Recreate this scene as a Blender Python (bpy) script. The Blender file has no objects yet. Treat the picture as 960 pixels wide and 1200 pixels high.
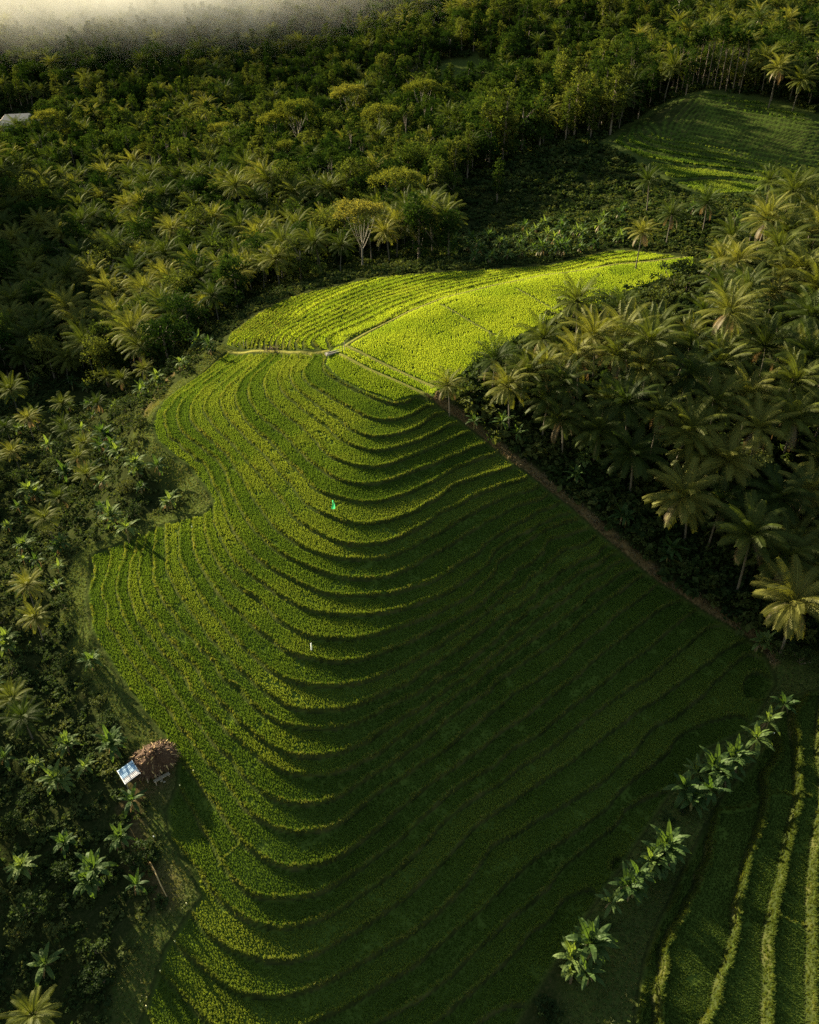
import bpy, math, random
import numpy as np
from mathutils import Vector, Matrix
random.seed(7); RNG = np.random.default_rng(7)
SC = bpy.context.scene
C = SC.collection
R = math.radians
# ------------------------------------------------------------------ camera model
CAM_H = 60.0; PITCH = R(37.0); FPX = 1000.0
SUN_AZ = R(45.0)          # degrees left of the view direction
SUN_EL = R(12.2)
LK = np.arange(-60, 90); LZ = np.concatenate([[0.], np.cumsum(np.where(LK[:-1] < 8, .47, np.where(LK[:-1] < 14, .54, .61)))])
LZ = LZ-LZ[60]
def level_z(k): return -np.interp(k, LK, LZ)          # height of contour k
def level_k(z): return np.interp(-np.asarray(z, float), LZ, LK)
def rays(px, py):
    a = (np.asarray(px, float)-480)/FPX; b = -(np.asarray(py, float)-600)/FPX
    return np.stack([a, math.cos(PITCH)+b*math.sin(PITCH), -math.sin(PITCH)+b*math.cos(PITCH)], -1)
def plane_hit(px, py, z):
    d = rays(px, py); t = (np.asarray(z, float)-CAM_H)/d[..., 2]
    return np.stack([d[..., 0]*t, d[..., 1]*t, np.broadcast_to(z, t.shape)], -1)
def project(p):
    p = np.asarray(p, float); x = p[..., 0]; y = p[..., 1]; z = p[..., 2]-CAM_H
    f = y*math.cos(PITCH)-z*math.sin(PITCH); u = y*math.sin(PITCH)+z*math.cos(PITCH)
    f = np.where(f < 1e-3, 1e-3, f)
    return 480+FPX*x/f, 600-FPX*u/f, f
SUN_S = 5.0; SKY_S = .05; SKY_AIR = 1.7; SKY_DUST = .8; EXPO = 2.8; MIST_D = .045
LINES = {
1:[(380,417),(379,427),(392,442),(417,456),(442,467),(462,472),(480,469),(497,463)],
2:[(367,417),(359,427),(356,440),(365,450),(380,459),(405,474),(427,486),(450,491),(470,489),(490,481),(505,475)],
3:[(352,419),(342,430),(341,442),(346,452),(360,464),(382,481),(410,501),(432,510),(452,510),(472,506),(495,496),(517,484)],
4:[(340,419),(330,432),(327,445),(332,457),(347,471),(367,487),(385,500),(402,515),(422,524),(440,527),(465,523),(490,516),(515,504),(535,495)],
5:[(332,419),(320,428),(312,440),(311,455),(320,471),(335,485),(355,500),(375,521),(387,533),(407,542),(430,546),(452,544),(475,536),(500,526),(522,517),(550,506)],
6:[(320,419),(309,430),(296,441),(291,455),(293,468),(302,482),(325,501),(345,520),(365,540),(380,551),(397,561),(420,566),(442,565),(465,559),(490,549),(515,540),(540,530),(567,520)],
7:[(314,417),(305,424),(287,440),(279,452),(277,466),(282,480),(292,495),(305,507),(320,519),(332,532),(350,550),(365,567),(380,577),(395,581),(420,587),(440,587),(465,581),(490,571),(515,559),(535,547),(560,537),(582,531)],
8:[(307,417),(285,437),(267,452),(260,462),(260,475),(267,489),(282,503),(300,521),(315,536),(327,552),(342,567),(352,581),(367,595),(385,603),(400,609),(417,612),(442,611),(467,605),(490,596),(510,584),(530,569),(555,560),(580,552),(600,546)],
9:[(300,416),(280,432),(260,449),(245,462),(239,477),(247,491),(260,507),(280,527),(295,544),(310,560),(322,575),(335,590),(352,610),(372,623),(400,635),(427,637),(452,634),(475,625),(495,615),(515,600),(540,589),(565,576),(585,569),(615,560)],
10:[(292,414),(265,435),(242,452),(230,465),(224,480),(227,495),(242,510),(260,526),(275,545),(287,562),(297,582),(310,600),(322,616),(340,630),(360,642),(385,651),(410,654),(435,654),(460,649),(480,641),(500,630),(520,620),(545,605),(570,591),(605,577),(632,567)],
11:[(288,412),(260,432),(230,455),(212,472),(208,487),(210,497),(220,510),(240,525),(255,537),(265,552),(270,572),(280,592),(292,610),(310,630),(330,647),(355,660),(380,670),(405,676),(430,677),(455,674),(480,664),(500,652),(522,640),(545,625),(570,610),(605,592),(632,584),(642,577)],
12:[(280,412),(255,432),(222,455),(201,475),(195,490),(197,502),(210,517),(225,530),(237,540),(247,555),(255,572),(262,590),(270,612),(282,632),(300,652),(322,667),(347,680),(377,693),(407,697),(435,696),(460,694),(485,686),(505,680),(525,669),(545,655),(565,640),(585,625),(610,610),(632,597),(657,587)],
13:[(267,412),(240,437),(210,457),(192,472),(181,485),(179,500),(184,517),(200,531),(217,544),(232,562),(242,577),(250,590),(252,612),(260,632),(272,652),(295,673),(322,692),(347,707),(372,716),(400,719),(430,719),(460,715),(480,710),(500,702),(520,695),(535,685),(555,672),(575,655),(600,630),(622,620),(640,610),(667,600)],
14:[(239,585),(240,605),(242,624),(253,652),(268,675),(286,691),(303,700),(315,713),(327,726),(345,737),(365,745),(390,747),(415,747),(440,742),(465,734),(490,725),(510,717),(525,709),(555,692),(571,677),(582,659),(605,642),(625,627),(642,617),(665,609),(680,605)],
15:[(228,600),(227,637),(235,660),(252,687),(267,706),(292,728),(320,749),(332,760),(347,766),(370,771),(395,774),(420,772),(440,766),(465,756),(490,745),(515,731),(545,717),(565,705),(582,690),(600,677),(620,660),(637,645),(660,627),(692,616)],
16:[(220,602),(210,625),(210,647),(220,672),(238,702),(255,722),(277,747),(295,765),(312,780),(330,792),(352,799),(380,802),(410,800),(440,793),(462,783),(490,769),(515,755),(537,739),(557,725),(575,710),(595,695),(620,675),(642,658),(660,642),(700,625)],
17:[(196,610),(194,630),(195,660),(205,685),(220,710),(240,738),(262,763),(282,785),(300,800),(317,813),(340,827),(362,831),(395,830),(420,824),(445,813),(475,800),(497,783),(522,767),(545,752),(565,737),(580,725),(590,717),(610,708),(625,697),(647,677),(672,660),(700,647),(722,635)],
18:[(190,610),(182,637),(181,660),(187,692),(205,720),(227,747),(252,774),(280,804),(300,827),(320,841),(345,850),(370,852),(400,850),(430,839),(455,826),(475,816),(505,800),(532,785),(557,766),(580,750),(602,728),(620,712),(640,697),(660,683),(682,667),(712,650)],
19:[(174,615),(165,647),(162,667),(166,692),(175,715),(192,740),(212,764),(237,797),(258,822),(280,845),(300,861),(320,875),(345,884),(370,885),(400,880),(430,867),(462,846),(490,830),(515,812),(540,795),(565,777),(590,757),(612,739),(635,721),(660,703),(690,677),(712,665)],
20:[(161,622),(157,650),(152,672),(154,700),(162,725),(180,749),(200,773),(220,797),(240,825),(260,846),(280,865),(300,882),(322,897),(345,905),(370,906),(400,901),(430,887),(465,864),(490,847),(515,826),(540,807),(570,785),(595,767),(620,750),(650,730),(680,707),(707,685),(730,668)],
21:[(144,632),(139,670),(137,692),(145,720),(162,750),(187,782),(205,810),(222,835),(242,859),(257,877),(280,902),(300,922),(320,934),(345,940),(370,940),(397,932),(417,919),(445,901),(470,884),(497,865),(522,843),(545,827),(575,806),(600,785),(625,767),(655,747),(685,722),(710,702),(735,685)],
22:[(129,645),(124,675),(126,710),(137,742),(155,775),(180,804),(200,832),(220,860),(235,880),(257,903),(270,922),(287,945),(310,962),(335,972),(360,973),(377,971),(395,965),(415,950),(435,932),(457,917),(490,895),(522,876),(545,857),(572,835),(600,812),(630,795),(657,775),(675,758),(705,735),(735,710),(760,692),(772,682)],
23:[(106,650),(102,700),(107,742),(125,772),(147,805),(167,832),(190,862),(207,885),(227,907),(240,927),(262,955),(280,980),(302,1000),(320,1010),(345,1015),(370,1012),(400,1001),(422,985),(447,965),(475,940),(500,920),(530,899),(552,883),(590,853),(615,838),(640,818),(660,802),(685,782),(710,760),(740,737),(767,717),(797,702)],
24:[(210,920),(227,947),(245,980),(260,1010),(275,1030),(290,1044),(315,1051),(340,1051),(375,1044),(407,1025),(440,1002),(470,980),(500,952),(530,925),(557,907),(580,895),(630,860),(660,835),(687,815),(712,795),(740,772),(765,755),(790,732),(815,714)],
25:[(200,980),(220,1003),(237,1025),(252,1045),(275,1067),(300,1081),(333,1086),(358,1081),(380,1074),(415,1052),(445,1032),(467,1016),(490,994),(515,966),(540,945),(570,925),(602,902),(637,880),(660,862),(685,842),(710,824),(735,807),(760,792),(785,770),(810,750),(835,732)],
26:[(220,1060),(240,1090),(267,1110),(295,1120),(325,1125),(360,1120),(400,1099),(425,1085),(455,1064),(490,1035),(520,1007),(540,985),(557,967),(585,947),(622,922),(655,900),(685,879),(710,860),(735,842),(755,827),(785,807),(810,790),(835,772),(860,755)],
27:[(205,1102),(230,1125),(255,1147),(280,1162),(310,1166),(340,1164),(380,1150),(430,1122),(482,1092),(515,1066),(540,1041),(560,1014),(578,988),(602,977),(627,960),(660,942),(685,927),(715,906),(742,881),(755,863),(770,848),(790,840),(815,820),(835,800),(860,777),(880,765)],
28:[(187,1137),(210,1160),(227,1180),(245,1197),(275,1212),(320,1214),(350,1204),(380,1190),(415,1172),(450,1150),(505,1112),(535,1087),(565,1062),(590,1037),(622,1008),(657,985),(685,965),(715,942),(727,925),(755,902),(780,883),(800,858),(822,847),(847,840),(870,838)],
29:[(170,1182),(182,1204),(200,1230),(250,1262),(330,1262),(400,1225),(445,1195),(495,1167),(530,1140),(558,1112),(583,1088),(618,1060),(642,1038),(670,1005),(700,982),(730,950),(765,930),(800,905)],
30:[(150,1230),(230,1300),(350,1310),(450,1240),(510,1197),(535,1175),(570,1145),(600,1118),(622,1090),(657,1055),(690,1040),(730,1005)],
}
RLINES = {
0:[(745,1210),(752,1165),(760,1122),(769,1097),(785,1063),(794,1041),(805,1015)],
1:[(765,1220),(772,1163),(779,1110),(791,1085),(807,1057),(822,1022),(832,985),(838,950)],
2:[(815,1220),(835,1175),(850,1125),(860,1091),(861,1070),(869,1038),(873,1013),(885,982),(893,955),(896,930)],
3:[(892,1220),(899,1160),(899,1100),(907,1057),(916,1020),(926,974),(935,935)],
4:[(955,1220),(955,1100),(954,1038),(958,991),(965,950)],
}
# further survey points of the valley floor, banks and hills: (px, py, height)
SPOTS = [
 # plateau and the ridge path
 (400,410,.2),(440,385,.4),(480,365,.5),(520,349,.6),(580,334,.7),(640,322,.8),(720,310,.9),(800,300,1.0),
 (450,430,.05),(500,400,.3),(560,380,.4),(560,420,.2),(640,350,.6),(700,335,.8),(760,320,.9),(510,462,.0),
 # north side of the ridge, falling to the forest
 (362,404,-.9),(342,403,-2.1),(320,404,-3.7),(300,404,-5.3),(280,404,-6.9),(266,400,-7.9),(370,385,-1.6),(340,382,-3.6),(310,385,-6.2),(340,362,-5.8),(310,372,-7.8),(400,365,-2.2),(400,348,-4.0),(440,350,-1.8),(440,336,-3.6),(480,340,-1.6),(500,328,-2.4),(540,327,-1.2),(560,322,-1.6),(640,315,-.3),(720,302,.3),(780,295,.5),
 (290,385,-8.2),(330,352,-8.0),(380,335,-6.6),(440,324,-5.2),(500,318,-3.8),(540,316,-2.8),(640,311,-1.2),(400,322,-9),(340,335,-11),
 # forest floor beyond the field
 (300,335,-17),(230,370,-20),(180,420,-22),(120,440,-26),(400,297,-15.5),(500,275,-14),(600,250,-10),(650,285,-4),(700,250,-5),(640,200,-6),(560,180,-9),
 (720,280,-2),(760,260,-1),(800,270,0),
 (0,450,-30),(60,520,-27),(0,600,-24),(120,560,-17),(160,480,-15),(200,440,-13),(240,415,-8),(60,640,-17.5),(85,640,-15.4),(160,600,-11.5),(200,580,-11),(0,700,-17),
 (80,700,-15.2),(85,760,-15.5),(0,800,-16),(100,840,-15.5),(150,870,-14.9),(0,900,-16.5),(100,950,-15.8),(175,920,-14.9),(0,1050,-17),(100,1100,-17.3),(0,1200,-19),(130,1195,-18),(165,1020,-16.4),(180,1090,-16.6),
 (-200,500,-30),(-250,700,-20),(-250,1000,-17),(-200,1200,-18),
 (0,300,-28),(150,300,-24),(0,200,-27),(150,200,-24),(300,200,-20),(450,170,-16),(300,250,-17),(-250,300,-30),(-250,200,-28),
 (600,100,-8),(0,100,-20),(200,80,-15),(400,60,-10),(0,40,-12),(300,30,-5),(600,40,3),(760,60,3),(700,100,-4),(800,50,6),(900,60,8),(960,40,9),(1150,60,10),
 # upper right field
 (730,165,-3.0),(810,113,5.6),(880,116,6.2),(960,145,4.4),(850,165,-.3),(800,210,-4.0),(880,222,-4.2),(960,205,-2.6),(1050,190,-1.0),(1050,150,2.5),(760,140,-1),
 # grove floor
 (520,463,-.4),(560,490,-2.2),(610,520,-3.9),(660,545,-5.7),(700,580,-7.7),(750,625,-10.2),(800,660,-12.2),(860,700,-13.8),(910,740,-14.7),(960,770,-14.6),(930,785,-15.6),
 (600,440,0),(650,420,.4),(700,400,.6),(760,380,.6),(850,330,1),(960,300,1),(700,480,-.6),(800,450,0),(900,420,.4),(960,500,-1),(850,560,-6.),(960,620,-8.5),(900,640,-10.2),(960,240,0),(1100,400,0),(1150,600,-4),(1150,800,-9),(1100,250,0),
 # gully and the lower right terraces
 (640,1165,-18.4),(700,1085,-18.0),(755,1005,-17.5),(815,935,-17.2),(880,870,-17.4),(915,805,-16.9),(600,1230,-19.2),(720,1140,-17.6),(740,1060,-17.7),
 (795,1000,-17.7),(850,935,-16.8),(880,900,-16.4),(905,850,-16.2),(930,830,-15.6),(955,815,-15.1),(915,910,-15.9),(955,880,-14.9),(1000,850,-14.0),(1100,950,-12.1),(1100,1150,-12.1),(1010,1000,-13.6),(1020,1150,-13.6),(1000,1250,-13.9),
]
FAR = [(-1200,300,20),(-1200,900,40),(-700,1300,50),(0,1400,50),(800,1300,45),(1200,800,40),(1200,200,25),(600,-300,-15),(-600,-300,-30),(0,-300,-25),
       (-300,700,12),(100,750,18),(450,700,25),(-500,500,0),(500,350,12),(300,150,2),(-350,150,-26),(250,20,-8),(-200,0,-20),(0,-60,-20),(90,-30,-14),(-90,-30,-20)]
pts = []
for k, L in LINES.items():
    a = np.array(L, float); pts.append(plane_hit(a[:, 0], a[:, 1], level_z(k)))
RZ = {k: float(level_z(q)) for k, q in ((0, 29.4), (1, 28.2), (2, 27.0), (3, 25.8), (4, 24.5))}
for k, L in RLINES.items():
    a = np.array(L, float); pts.append(plane_hit(a[:, 0], a[:, 1], RZ[k]))
a = np.array(SPOTS, float); a[:, 2] = np.where(a[:, 1] > 240, np.where(a[:, 2] < 0, level_z(-a[:, 2]/.6), a[:, 2]), a[:, 2]); pts.append(plane_hit(a[:, 0], a[:, 1], a[:, 2]))
pts.append(np.array(FAR, float))
CP = np.concatenate(pts); SCL = 100.0
def tps_k(d2): return np.where(d2 > 1e-12, d2*np.log(d2+1e-12), 0.0)
def tps_fit(cp, lam):
    X = cp[:, :2]/SCL; n = len(X)
    K = tps_k(((X[:, None]-X[None])**2).sum(-1))+lam*np.eye(n)
    Pm = np.c_[np.ones(n), X]
    A = np.block([[K, Pm], [Pm.T, np.zeros((3, 3))]])
    return np.linalg.solve(A, np.r_[cp[:, 2], 0, 0, 0])
W = tps_fit(CP, 2e-5)
def base_h(x, y):
    x = np.asarray(x, float); y = np.asarray(y, float); sh = x.shape
    q = np.stack([x.ravel(), y.ravel()], -1)/SCL; out = np.empty(len(q)); X = CP[:, :2]/SCL
    for i in range(0, len(q), 20000):
        s = q[i:i+20000]
        d2 = (s**2).sum(1)[:, None]+(X**2).sum(1)[None]-2*s@X.T
        out[i:i+20000] = tps_k(np.maximum(d2, 0))@W[:-3]+W[-3]+s@W[-2:]
    return out.reshape(sh)
def inside(poly, x, y):
    poly = np.asarray(poly); r = np.zeros(np.shape(x), bool); n = len(poly); j = n-1
    for i in range(n):
        xi, yi = poly[i, :2]; xj, yj = poly[j, :2]
        if yi != yj:
            r ^= ((yi > y) != (yj > y)) & (x < (xj-xi)*(y-yi)/(yj-yi)+xi)
        j = i
    return r
def seg_dist(poly, x, y, closed=False):
    poly = np.asarray(poly)[:, :2]; d = np.full(np.shape(x), 1e9); n = len(poly)
    for i in range(n if closed else n-1):
        a = poly[i]; b = poly[(i+1) % n]; ab = b-a
        t = np.clip(((x-a[0])*ab[0]+(y-a[1])*ab[1])/max(ab@ab, 1e-9), 0, 1)
        d = np.minimum(d, np.hypot(x-a[0]-t*ab[0], y-a[1]-t*ab[1]))
    return d
# coarse lookup grid of the smooth land, for ray casting and placing
def axis(lo, hi, step, hi2, mid, out_lo, out_hi, g):
    v = list(np.arange(lo, hi+1e-6, step)); s = mid; p = hi
    while p < hi2: p += mid; v.append(p)
    while p < out_hi: s *= g; p += s; v.append(p)
    s = step; p = lo; w = []
    while p > out_lo: s *= g; p -= s; w.append(p)
    return np.array(w[::-1]+v)
GX = axis(-58, 62, .2, 150, .95, -1400, 1400, 1.075); GY = axis(20, 166, .2, 320, .75, -250, 1450, 1.06)
XX, YY = np.meshgrid(GX, GY)
def cub(P, src, dst):
    i = np.clip(np.searchsorted(src, dst)-2, 0, len(src)-4); out = 0
    for a in range(4):
        w = 1.
        for b in range(4):
            if a != b: w = w*(dst-src[i+b])/(src[i+a]-src[i+b])
        out = out+P[i+a]*w[:, None]
    return out
def pick(n, k):
    q = list(range(0, n, k)); return np.array(q if q[-1] == n-1 else q+[n-1])
ax, ay = pick(len(GX), 3), pick(len(GY), 3)
SM = cub(cub(base_h(*np.meshgrid(GX[ax], GY[ay])).T, GX[ax], GX).T, GY[ay], GY)                                   # smooth land
far = np.clip((np.hypot(XX, YY-150)-450)/600, 0, 1)
tt = np.clip(((XX+103)*14+(YY-101)*20)/(14**2+20**2), 0, 1)
SM = SM+10*np.exp(-(np.hypot(XX+103-14*tt, YY-101-20*tt)/22)**2)         # unseen wooded spur, added past the left edge to shade the lower left
SM = SM+27*np.exp(-((XX+152)/30)**2-((YY-250)/34)**2)  # second hill added out of view to darken the left valley
SM = SM+far*6*np.sin(XX/90+1)*np.cos(YY/120)
def lerp_grid(G, x, y):
    x = np.asarray(x, float); y = np.asarray(y, float)
    i = np.clip(np.searchsorted(GX, x)-1, 0, len(GX)-2); j = np.clip(np.searchsorted(GY, y)-1, 0, len(GY)-2)
    tx = np.clip((x-GX[i])/(GX[i+1]-GX[i]), 0, 1); ty = np.clip((y-GY[j])/(GY[j+1]-GY[j]), 0, 1)
    return (G[j, i]*(1-tx)+G[j, i+1]*tx)*(1-ty)+(G[j+1, i]*(1-tx)+G[j+1, i+1]*tx)*ty
def cast(px, py, h=0.0, G=None):
    """land point under a sight line that passes h above it"""
    G = SM if G is None else G
    d = rays(px, py); d = d/np.linalg.norm(d)
    t = np.arange(30, 1300, .5); P = np.array([0, 0, CAM_H])+t[:, None]*d
    e = P[:, 2]-h-lerp_grid(G, P[:, 0], P[:, 1])
    k = np.argmax(e < 0) if (e < 0).any() else len(t)-1
    if k > 0:
        f = e[k-1]/(e[k-1]-e[k]+1e-12); tt = t[k-1]+f*(t[k]-t[k-1])
    else: tt = t[k]
    p = np.array([0, 0, CAM_H])+tt*d
    return np.array([p[0], p[1], p[2]-h])
def poly_px(L): return np.array([cast(x, y) for x, y in L])
DIAG = [(507,468),(540,492),(560,508),(600,541),(640,571),(680,603),(720,638),(760,671),(800,698),(850,729),(890,755),(903,775)]
F_MAIN = poly_px([(385,411),(340,413),(265,411),(240,434),(210,455),(190,471),(180,486),(177,500),(182,518),(200,533),(217,546),(231,563),(243,580),(248,590),
   (240,599),(190,613),(144,633),(104,650),(100,700),(105,742),(123,773),(145,806),(165,834),(188,864),(205,888),(205,920),(192,950),(196,985),(222,1022),(232,1052),(215,1075),(190,1112),(167,1185),(140,1250),(160,1400),(520,1400),
   (607,1206),(655,1128),(700,1060),(745,995),(785,935),(830,880),(885,850),(912,800)]+DIAG[::-1])
F_TOP = poly_px([(385,411),(400,404),(440,385),(480,365),(520,349),(580,334),(640,322),(720,310),(800,300),(816,302),(812,318),(770,330),(720,350),(640,378),(570,420),(507,468),(497,463),(462,472),(417,456),(392,442),(379,427)])
F_NORTH = poly_px([(385,411),(400,404),(440,385),(480,365),(520,349),(580,334),(640,322),(720,310),(800,300),(760,295),(720,292),(640,311),(540,317),(440,325),(380,338),(330,352),(295,372),(268,392),(263,405),(300,411),(340,413)])
F_LOW = poly_px([(735,1260),(742,1180),(752,1125),(764,1090),(784,1050),(797,1020),(825,965),(850,925),(880,895),(905,850),(925,815),(965,805),(1060,825),(1240,850),(1320,1000),(1290,1260)])
F_UP = poly_px([(716,166),(740,146),(775,126),(812,111),(880,116),(930,128),(965,142),(1040,160),(1040,196),(960,203),(900,222),(830,229),(790,212),(750,184)])
# ------------------------------------------------------------------ materials
def mat(name):
    m = bpy.data.materials.new(name); m.use_nodes = True; nt = m.node_tree
    for n in list(nt.nodes): nt.nodes.remove(n)
    out = nt.nodes.new('ShaderNodeOutputMaterial'); return m, nt, out
def N(nt, typ, **kw):
    n = nt.nodes.new(typ)
    for k, v in kw.items():
        if k in n.inputs: n.inputs[k].default_value = v
        else: setattr(n, k, v)
    return n
def ramp(nt, stops, src):
    r = nt.nodes.new('ShaderNodeValToRGB'); e = r.color_ramp.elements
    while len(e) > 1: e.remove(e[-1])
    for i, (p, c) in enumerate(stops):
        x = e[0] if i == 0 else e.new(p)
        x.position = p; x.color = (*c, 1)
    nt.links.new(src, r.inputs[0]); return r.outputs[0]
def noise(nt, scale, detail=3, rough=.55, obj=False):
    n = N(nt, 'ShaderNodeTexNoise', Scale=scale, Detail=detail, Roughness=rough)
    if obj: g = nt.nodes.new('ShaderNodeTexCoord'); nt.links.new(g.outputs['Object'], n.inputs['Vector'])
    else: g = nt.nodes.new('ShaderNodeNewGeometry'); nt.links.new(g.outputs['Position'], n.inputs['Vector'])
    return n.outputs['Fac']
def mixc(nt, f, a, b, mode='MIX'):
    m = nt.nodes.new('ShaderNodeMix'); m.data_type = 'RGBA'; m.blend_type = mode
    for i, v in ((0, f), (6, a), (7, b)):
        if hasattr(v, 'links'): nt.links.new(v, m.inputs[i])
        else: m.inputs[i].default_value = v if i == 0 else (*v, 1)
    return m.outputs[2]
def leaf_mat(name, stops, trans=.5, tcol=(1.25, 1.15, .5), gloss=.0, wscale=None, rough=.6, tone=0.):
    """thin leaf: diffuse + translucent + a little sheen; colour varies from plant to plant and over the plant"""
    m, nt, out = mat(name); oi = nt.nodes.new('ShaderNodeObjectInfo')
    if wscale: f = noise(nt, wscale, 4, .6)
    else: f = oi.outputs['Random']
    n2 = noise(nt, 2.3, 2)
    if tone:
        at = N(nt, 'ShaderNodeAttribute', attribute_name='plant_tone', attribute_type='INSTANCER'); ma = N(nt, 'ShaderNodeMath', operation='MULTIPLY_ADD'); nt.links.new(at.outputs['Fac'], ma.inputs[0]); ma.inputs[1].default_value = tone; nt.links.new(f, ma.inputs[2]); f = ma.outputs[0]
    a = N(nt, 'ShaderNodeMath', operation='MULTIPLY_ADD'); nt.links.new(n2, a.inputs[0]); a.inputs[1].default_value = .22 if tone else .5
    s = N(nt, 'ShaderNodeMath', operation='SUBTRACT'); nt.links.new(f, s.inputs[0]); s.inputs[1].default_value = .11 if tone else .25
    nt.links.new(s.outputs[0], a.inputs[2])
    col = ramp(nt, stops, a.outputs[0])
    tc = mixc(nt, 1.0, col, tcol, 'MULTIPLY')
    d = nt.nodes.new('ShaderNodeBsdfDiffuse'); nt.links.new(col, d.inputs[0])
    t = nt.nodes.new('ShaderNodeBsdfTranslucent'); nt.links.new(tc, t.inputs[0])
    x = nt.nodes.new('ShaderNodeMixShader'); x.inputs[0].default_value = trans
    nt.links.new(d.outputs[0], x.inputs[1]); nt.links.new(t.outputs[0], x.inputs[2])
    g = N(nt, 'ShaderNodeBsdfGlossy', Roughness=rough); g.inputs[0].default_value = (.9, .9, .8, 1)
    y = nt.nodes.new('ShaderNodeMixShader'); y.inputs[0].default_value = gloss
    nt.links.new(x.outputs[0], y.inputs[1]); nt.links.new(g.outputs[0], y.inputs[2])
    nt.links.new(y.outputs[0], out.inputs[0]); return m
def solid_mat(name, stops, scale=3., rough=.85, bump=0., obj=True, detail=4):
    m, nt, out = mat(name); f = noise(nt, scale, detail, .6, obj)
    col = ramp(nt, stops, f); b = N(nt, 'ShaderNodeBsdfPrincipled', Roughness=rough)
    b.inputs['Specular IOR Level'].default_value = .12
    nt.links.new(col, b.inputs['Base Color'])
    if bump:
        bm = N(nt, 'ShaderNodeBump', Strength=bump, Distance=.05); nt.links.new(f, bm.inputs['Height']); nt.links.new(bm.outputs[0], b.inputs['Normal'])
    nt.links.new(b.outputs[0], out.inputs[0]); return m
M = {}
M['rice'] = leaf_mat('rice_blades', [(.2, (.046, .086, .016)), (.5, (.074, .122, .021)), (.8, (.118, .160, .030))], .5, (1.3, 1.15, .4), .0, wscale=.12, tone=.75)
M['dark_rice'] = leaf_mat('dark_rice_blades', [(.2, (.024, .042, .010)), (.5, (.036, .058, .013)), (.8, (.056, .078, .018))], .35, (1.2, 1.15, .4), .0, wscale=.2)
M['ripe_lit'] = leaf_mat('ripening_lit_rice_blades', [(.2, (0.1395, 0.2150, 0.0240)), (.5, (0.1906, 0.2750, 0.0300)), (.8, (0.2558, 0.3300, 0.0420))], .5, (1.3, 1.15, .4), .0, wscale=.15, tone=.5)  # ripening yellow, with albedo raised to paint in the plateau's sunlight
M['grass'] = leaf_mat('grass_blades', [(.2, (.035, .050, .010)), (.5, (.055, .070, .014)), (.8, (.10, .095, .026))], .35, (1.2, 1.1, .5), .02, wscale=.2)
M['palm'] = leaf_mat('palm_fronds', [(.02, (0.0201, 0.0333, 0.0048)), (.35, (0.0371, 0.0498, 0.0072)), (.65, (0.0642, 0.0749, 0.0114)), (.95, (0.1141, 0.1123, 0.0213))], .38, (1.1, 1.1, .4), .008, rough=.6)
M['banana'] = leaf_mat('banana_leaves', [(.1, (0.0237, 0.0479, 0.0109)), (.5, (0.0399, 0.0703, 0.0163)), (.9, (0.0748, 0.1085, 0.0272))], .45, (1.4, 1.3, .45), .008, rough=.6)
M['tree'] = leaf_mat('tree_leaves', [(.05, (0.0093, 0.0206, 0.0050)), (.4, (0.0186, 0.0353, 0.0079)), (.7, (0.0396, 0.0587, 0.0115)), (1., (0.0860, 0.0954, 0.0216))], .4, (1.1, 1.1, .4), .0)
M['pale_tree'] = leaf_mat('pale_tree_leaves', [(.1, (0.0702, 0.0875, 0.0149)), (.6, (0.1123, 0.1264, 0.0225)), (1., (0.1498, 0.1458, 0.0328))], .45, (1.3, 1.15, .45), .0)
M['bush'] = leaf_mat('bush_leaves', [(.1, (0.0144, 0.0256, 0.0072)), (.5, (0.0288, 0.0448, 0.0112)), (1., (0.0600, 0.0688, 0.0192))], .4, (1.2, 1.15, .5), .003)
M['dry'] = leaf_mat('dry_fronds', [(.1, (0.0600, 0.0440, 0.0224)), (.6, (0.1040, 0.0784, 0.0384)), (1., (0.1600, 0.1240, 0.0640))], .3, (1.2, 1.0, .7), .02)
M['bark'] = solid_mat('palm_bark', [(.3, (.050, .042, .030)), (.7, (.11, .095, .07))], 4, .9, .4)
M['pale_bark'] = solid_mat('pale_bark', [(.3, (.11, .095, .075)), (.7, (.21, .185, .14))], 3, .85, .2)
M['dark_bark'] = solid_mat('dark_bark', [(.3, (.07, .055, .040)), (.7, (.16, .125, .09))], 3, .9, .3)
M['stem'] = solid_mat('banana_stem', [(.3, (.09, .075, .03)), (.7, (.16, .15, .05))], 3, .7)
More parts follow.
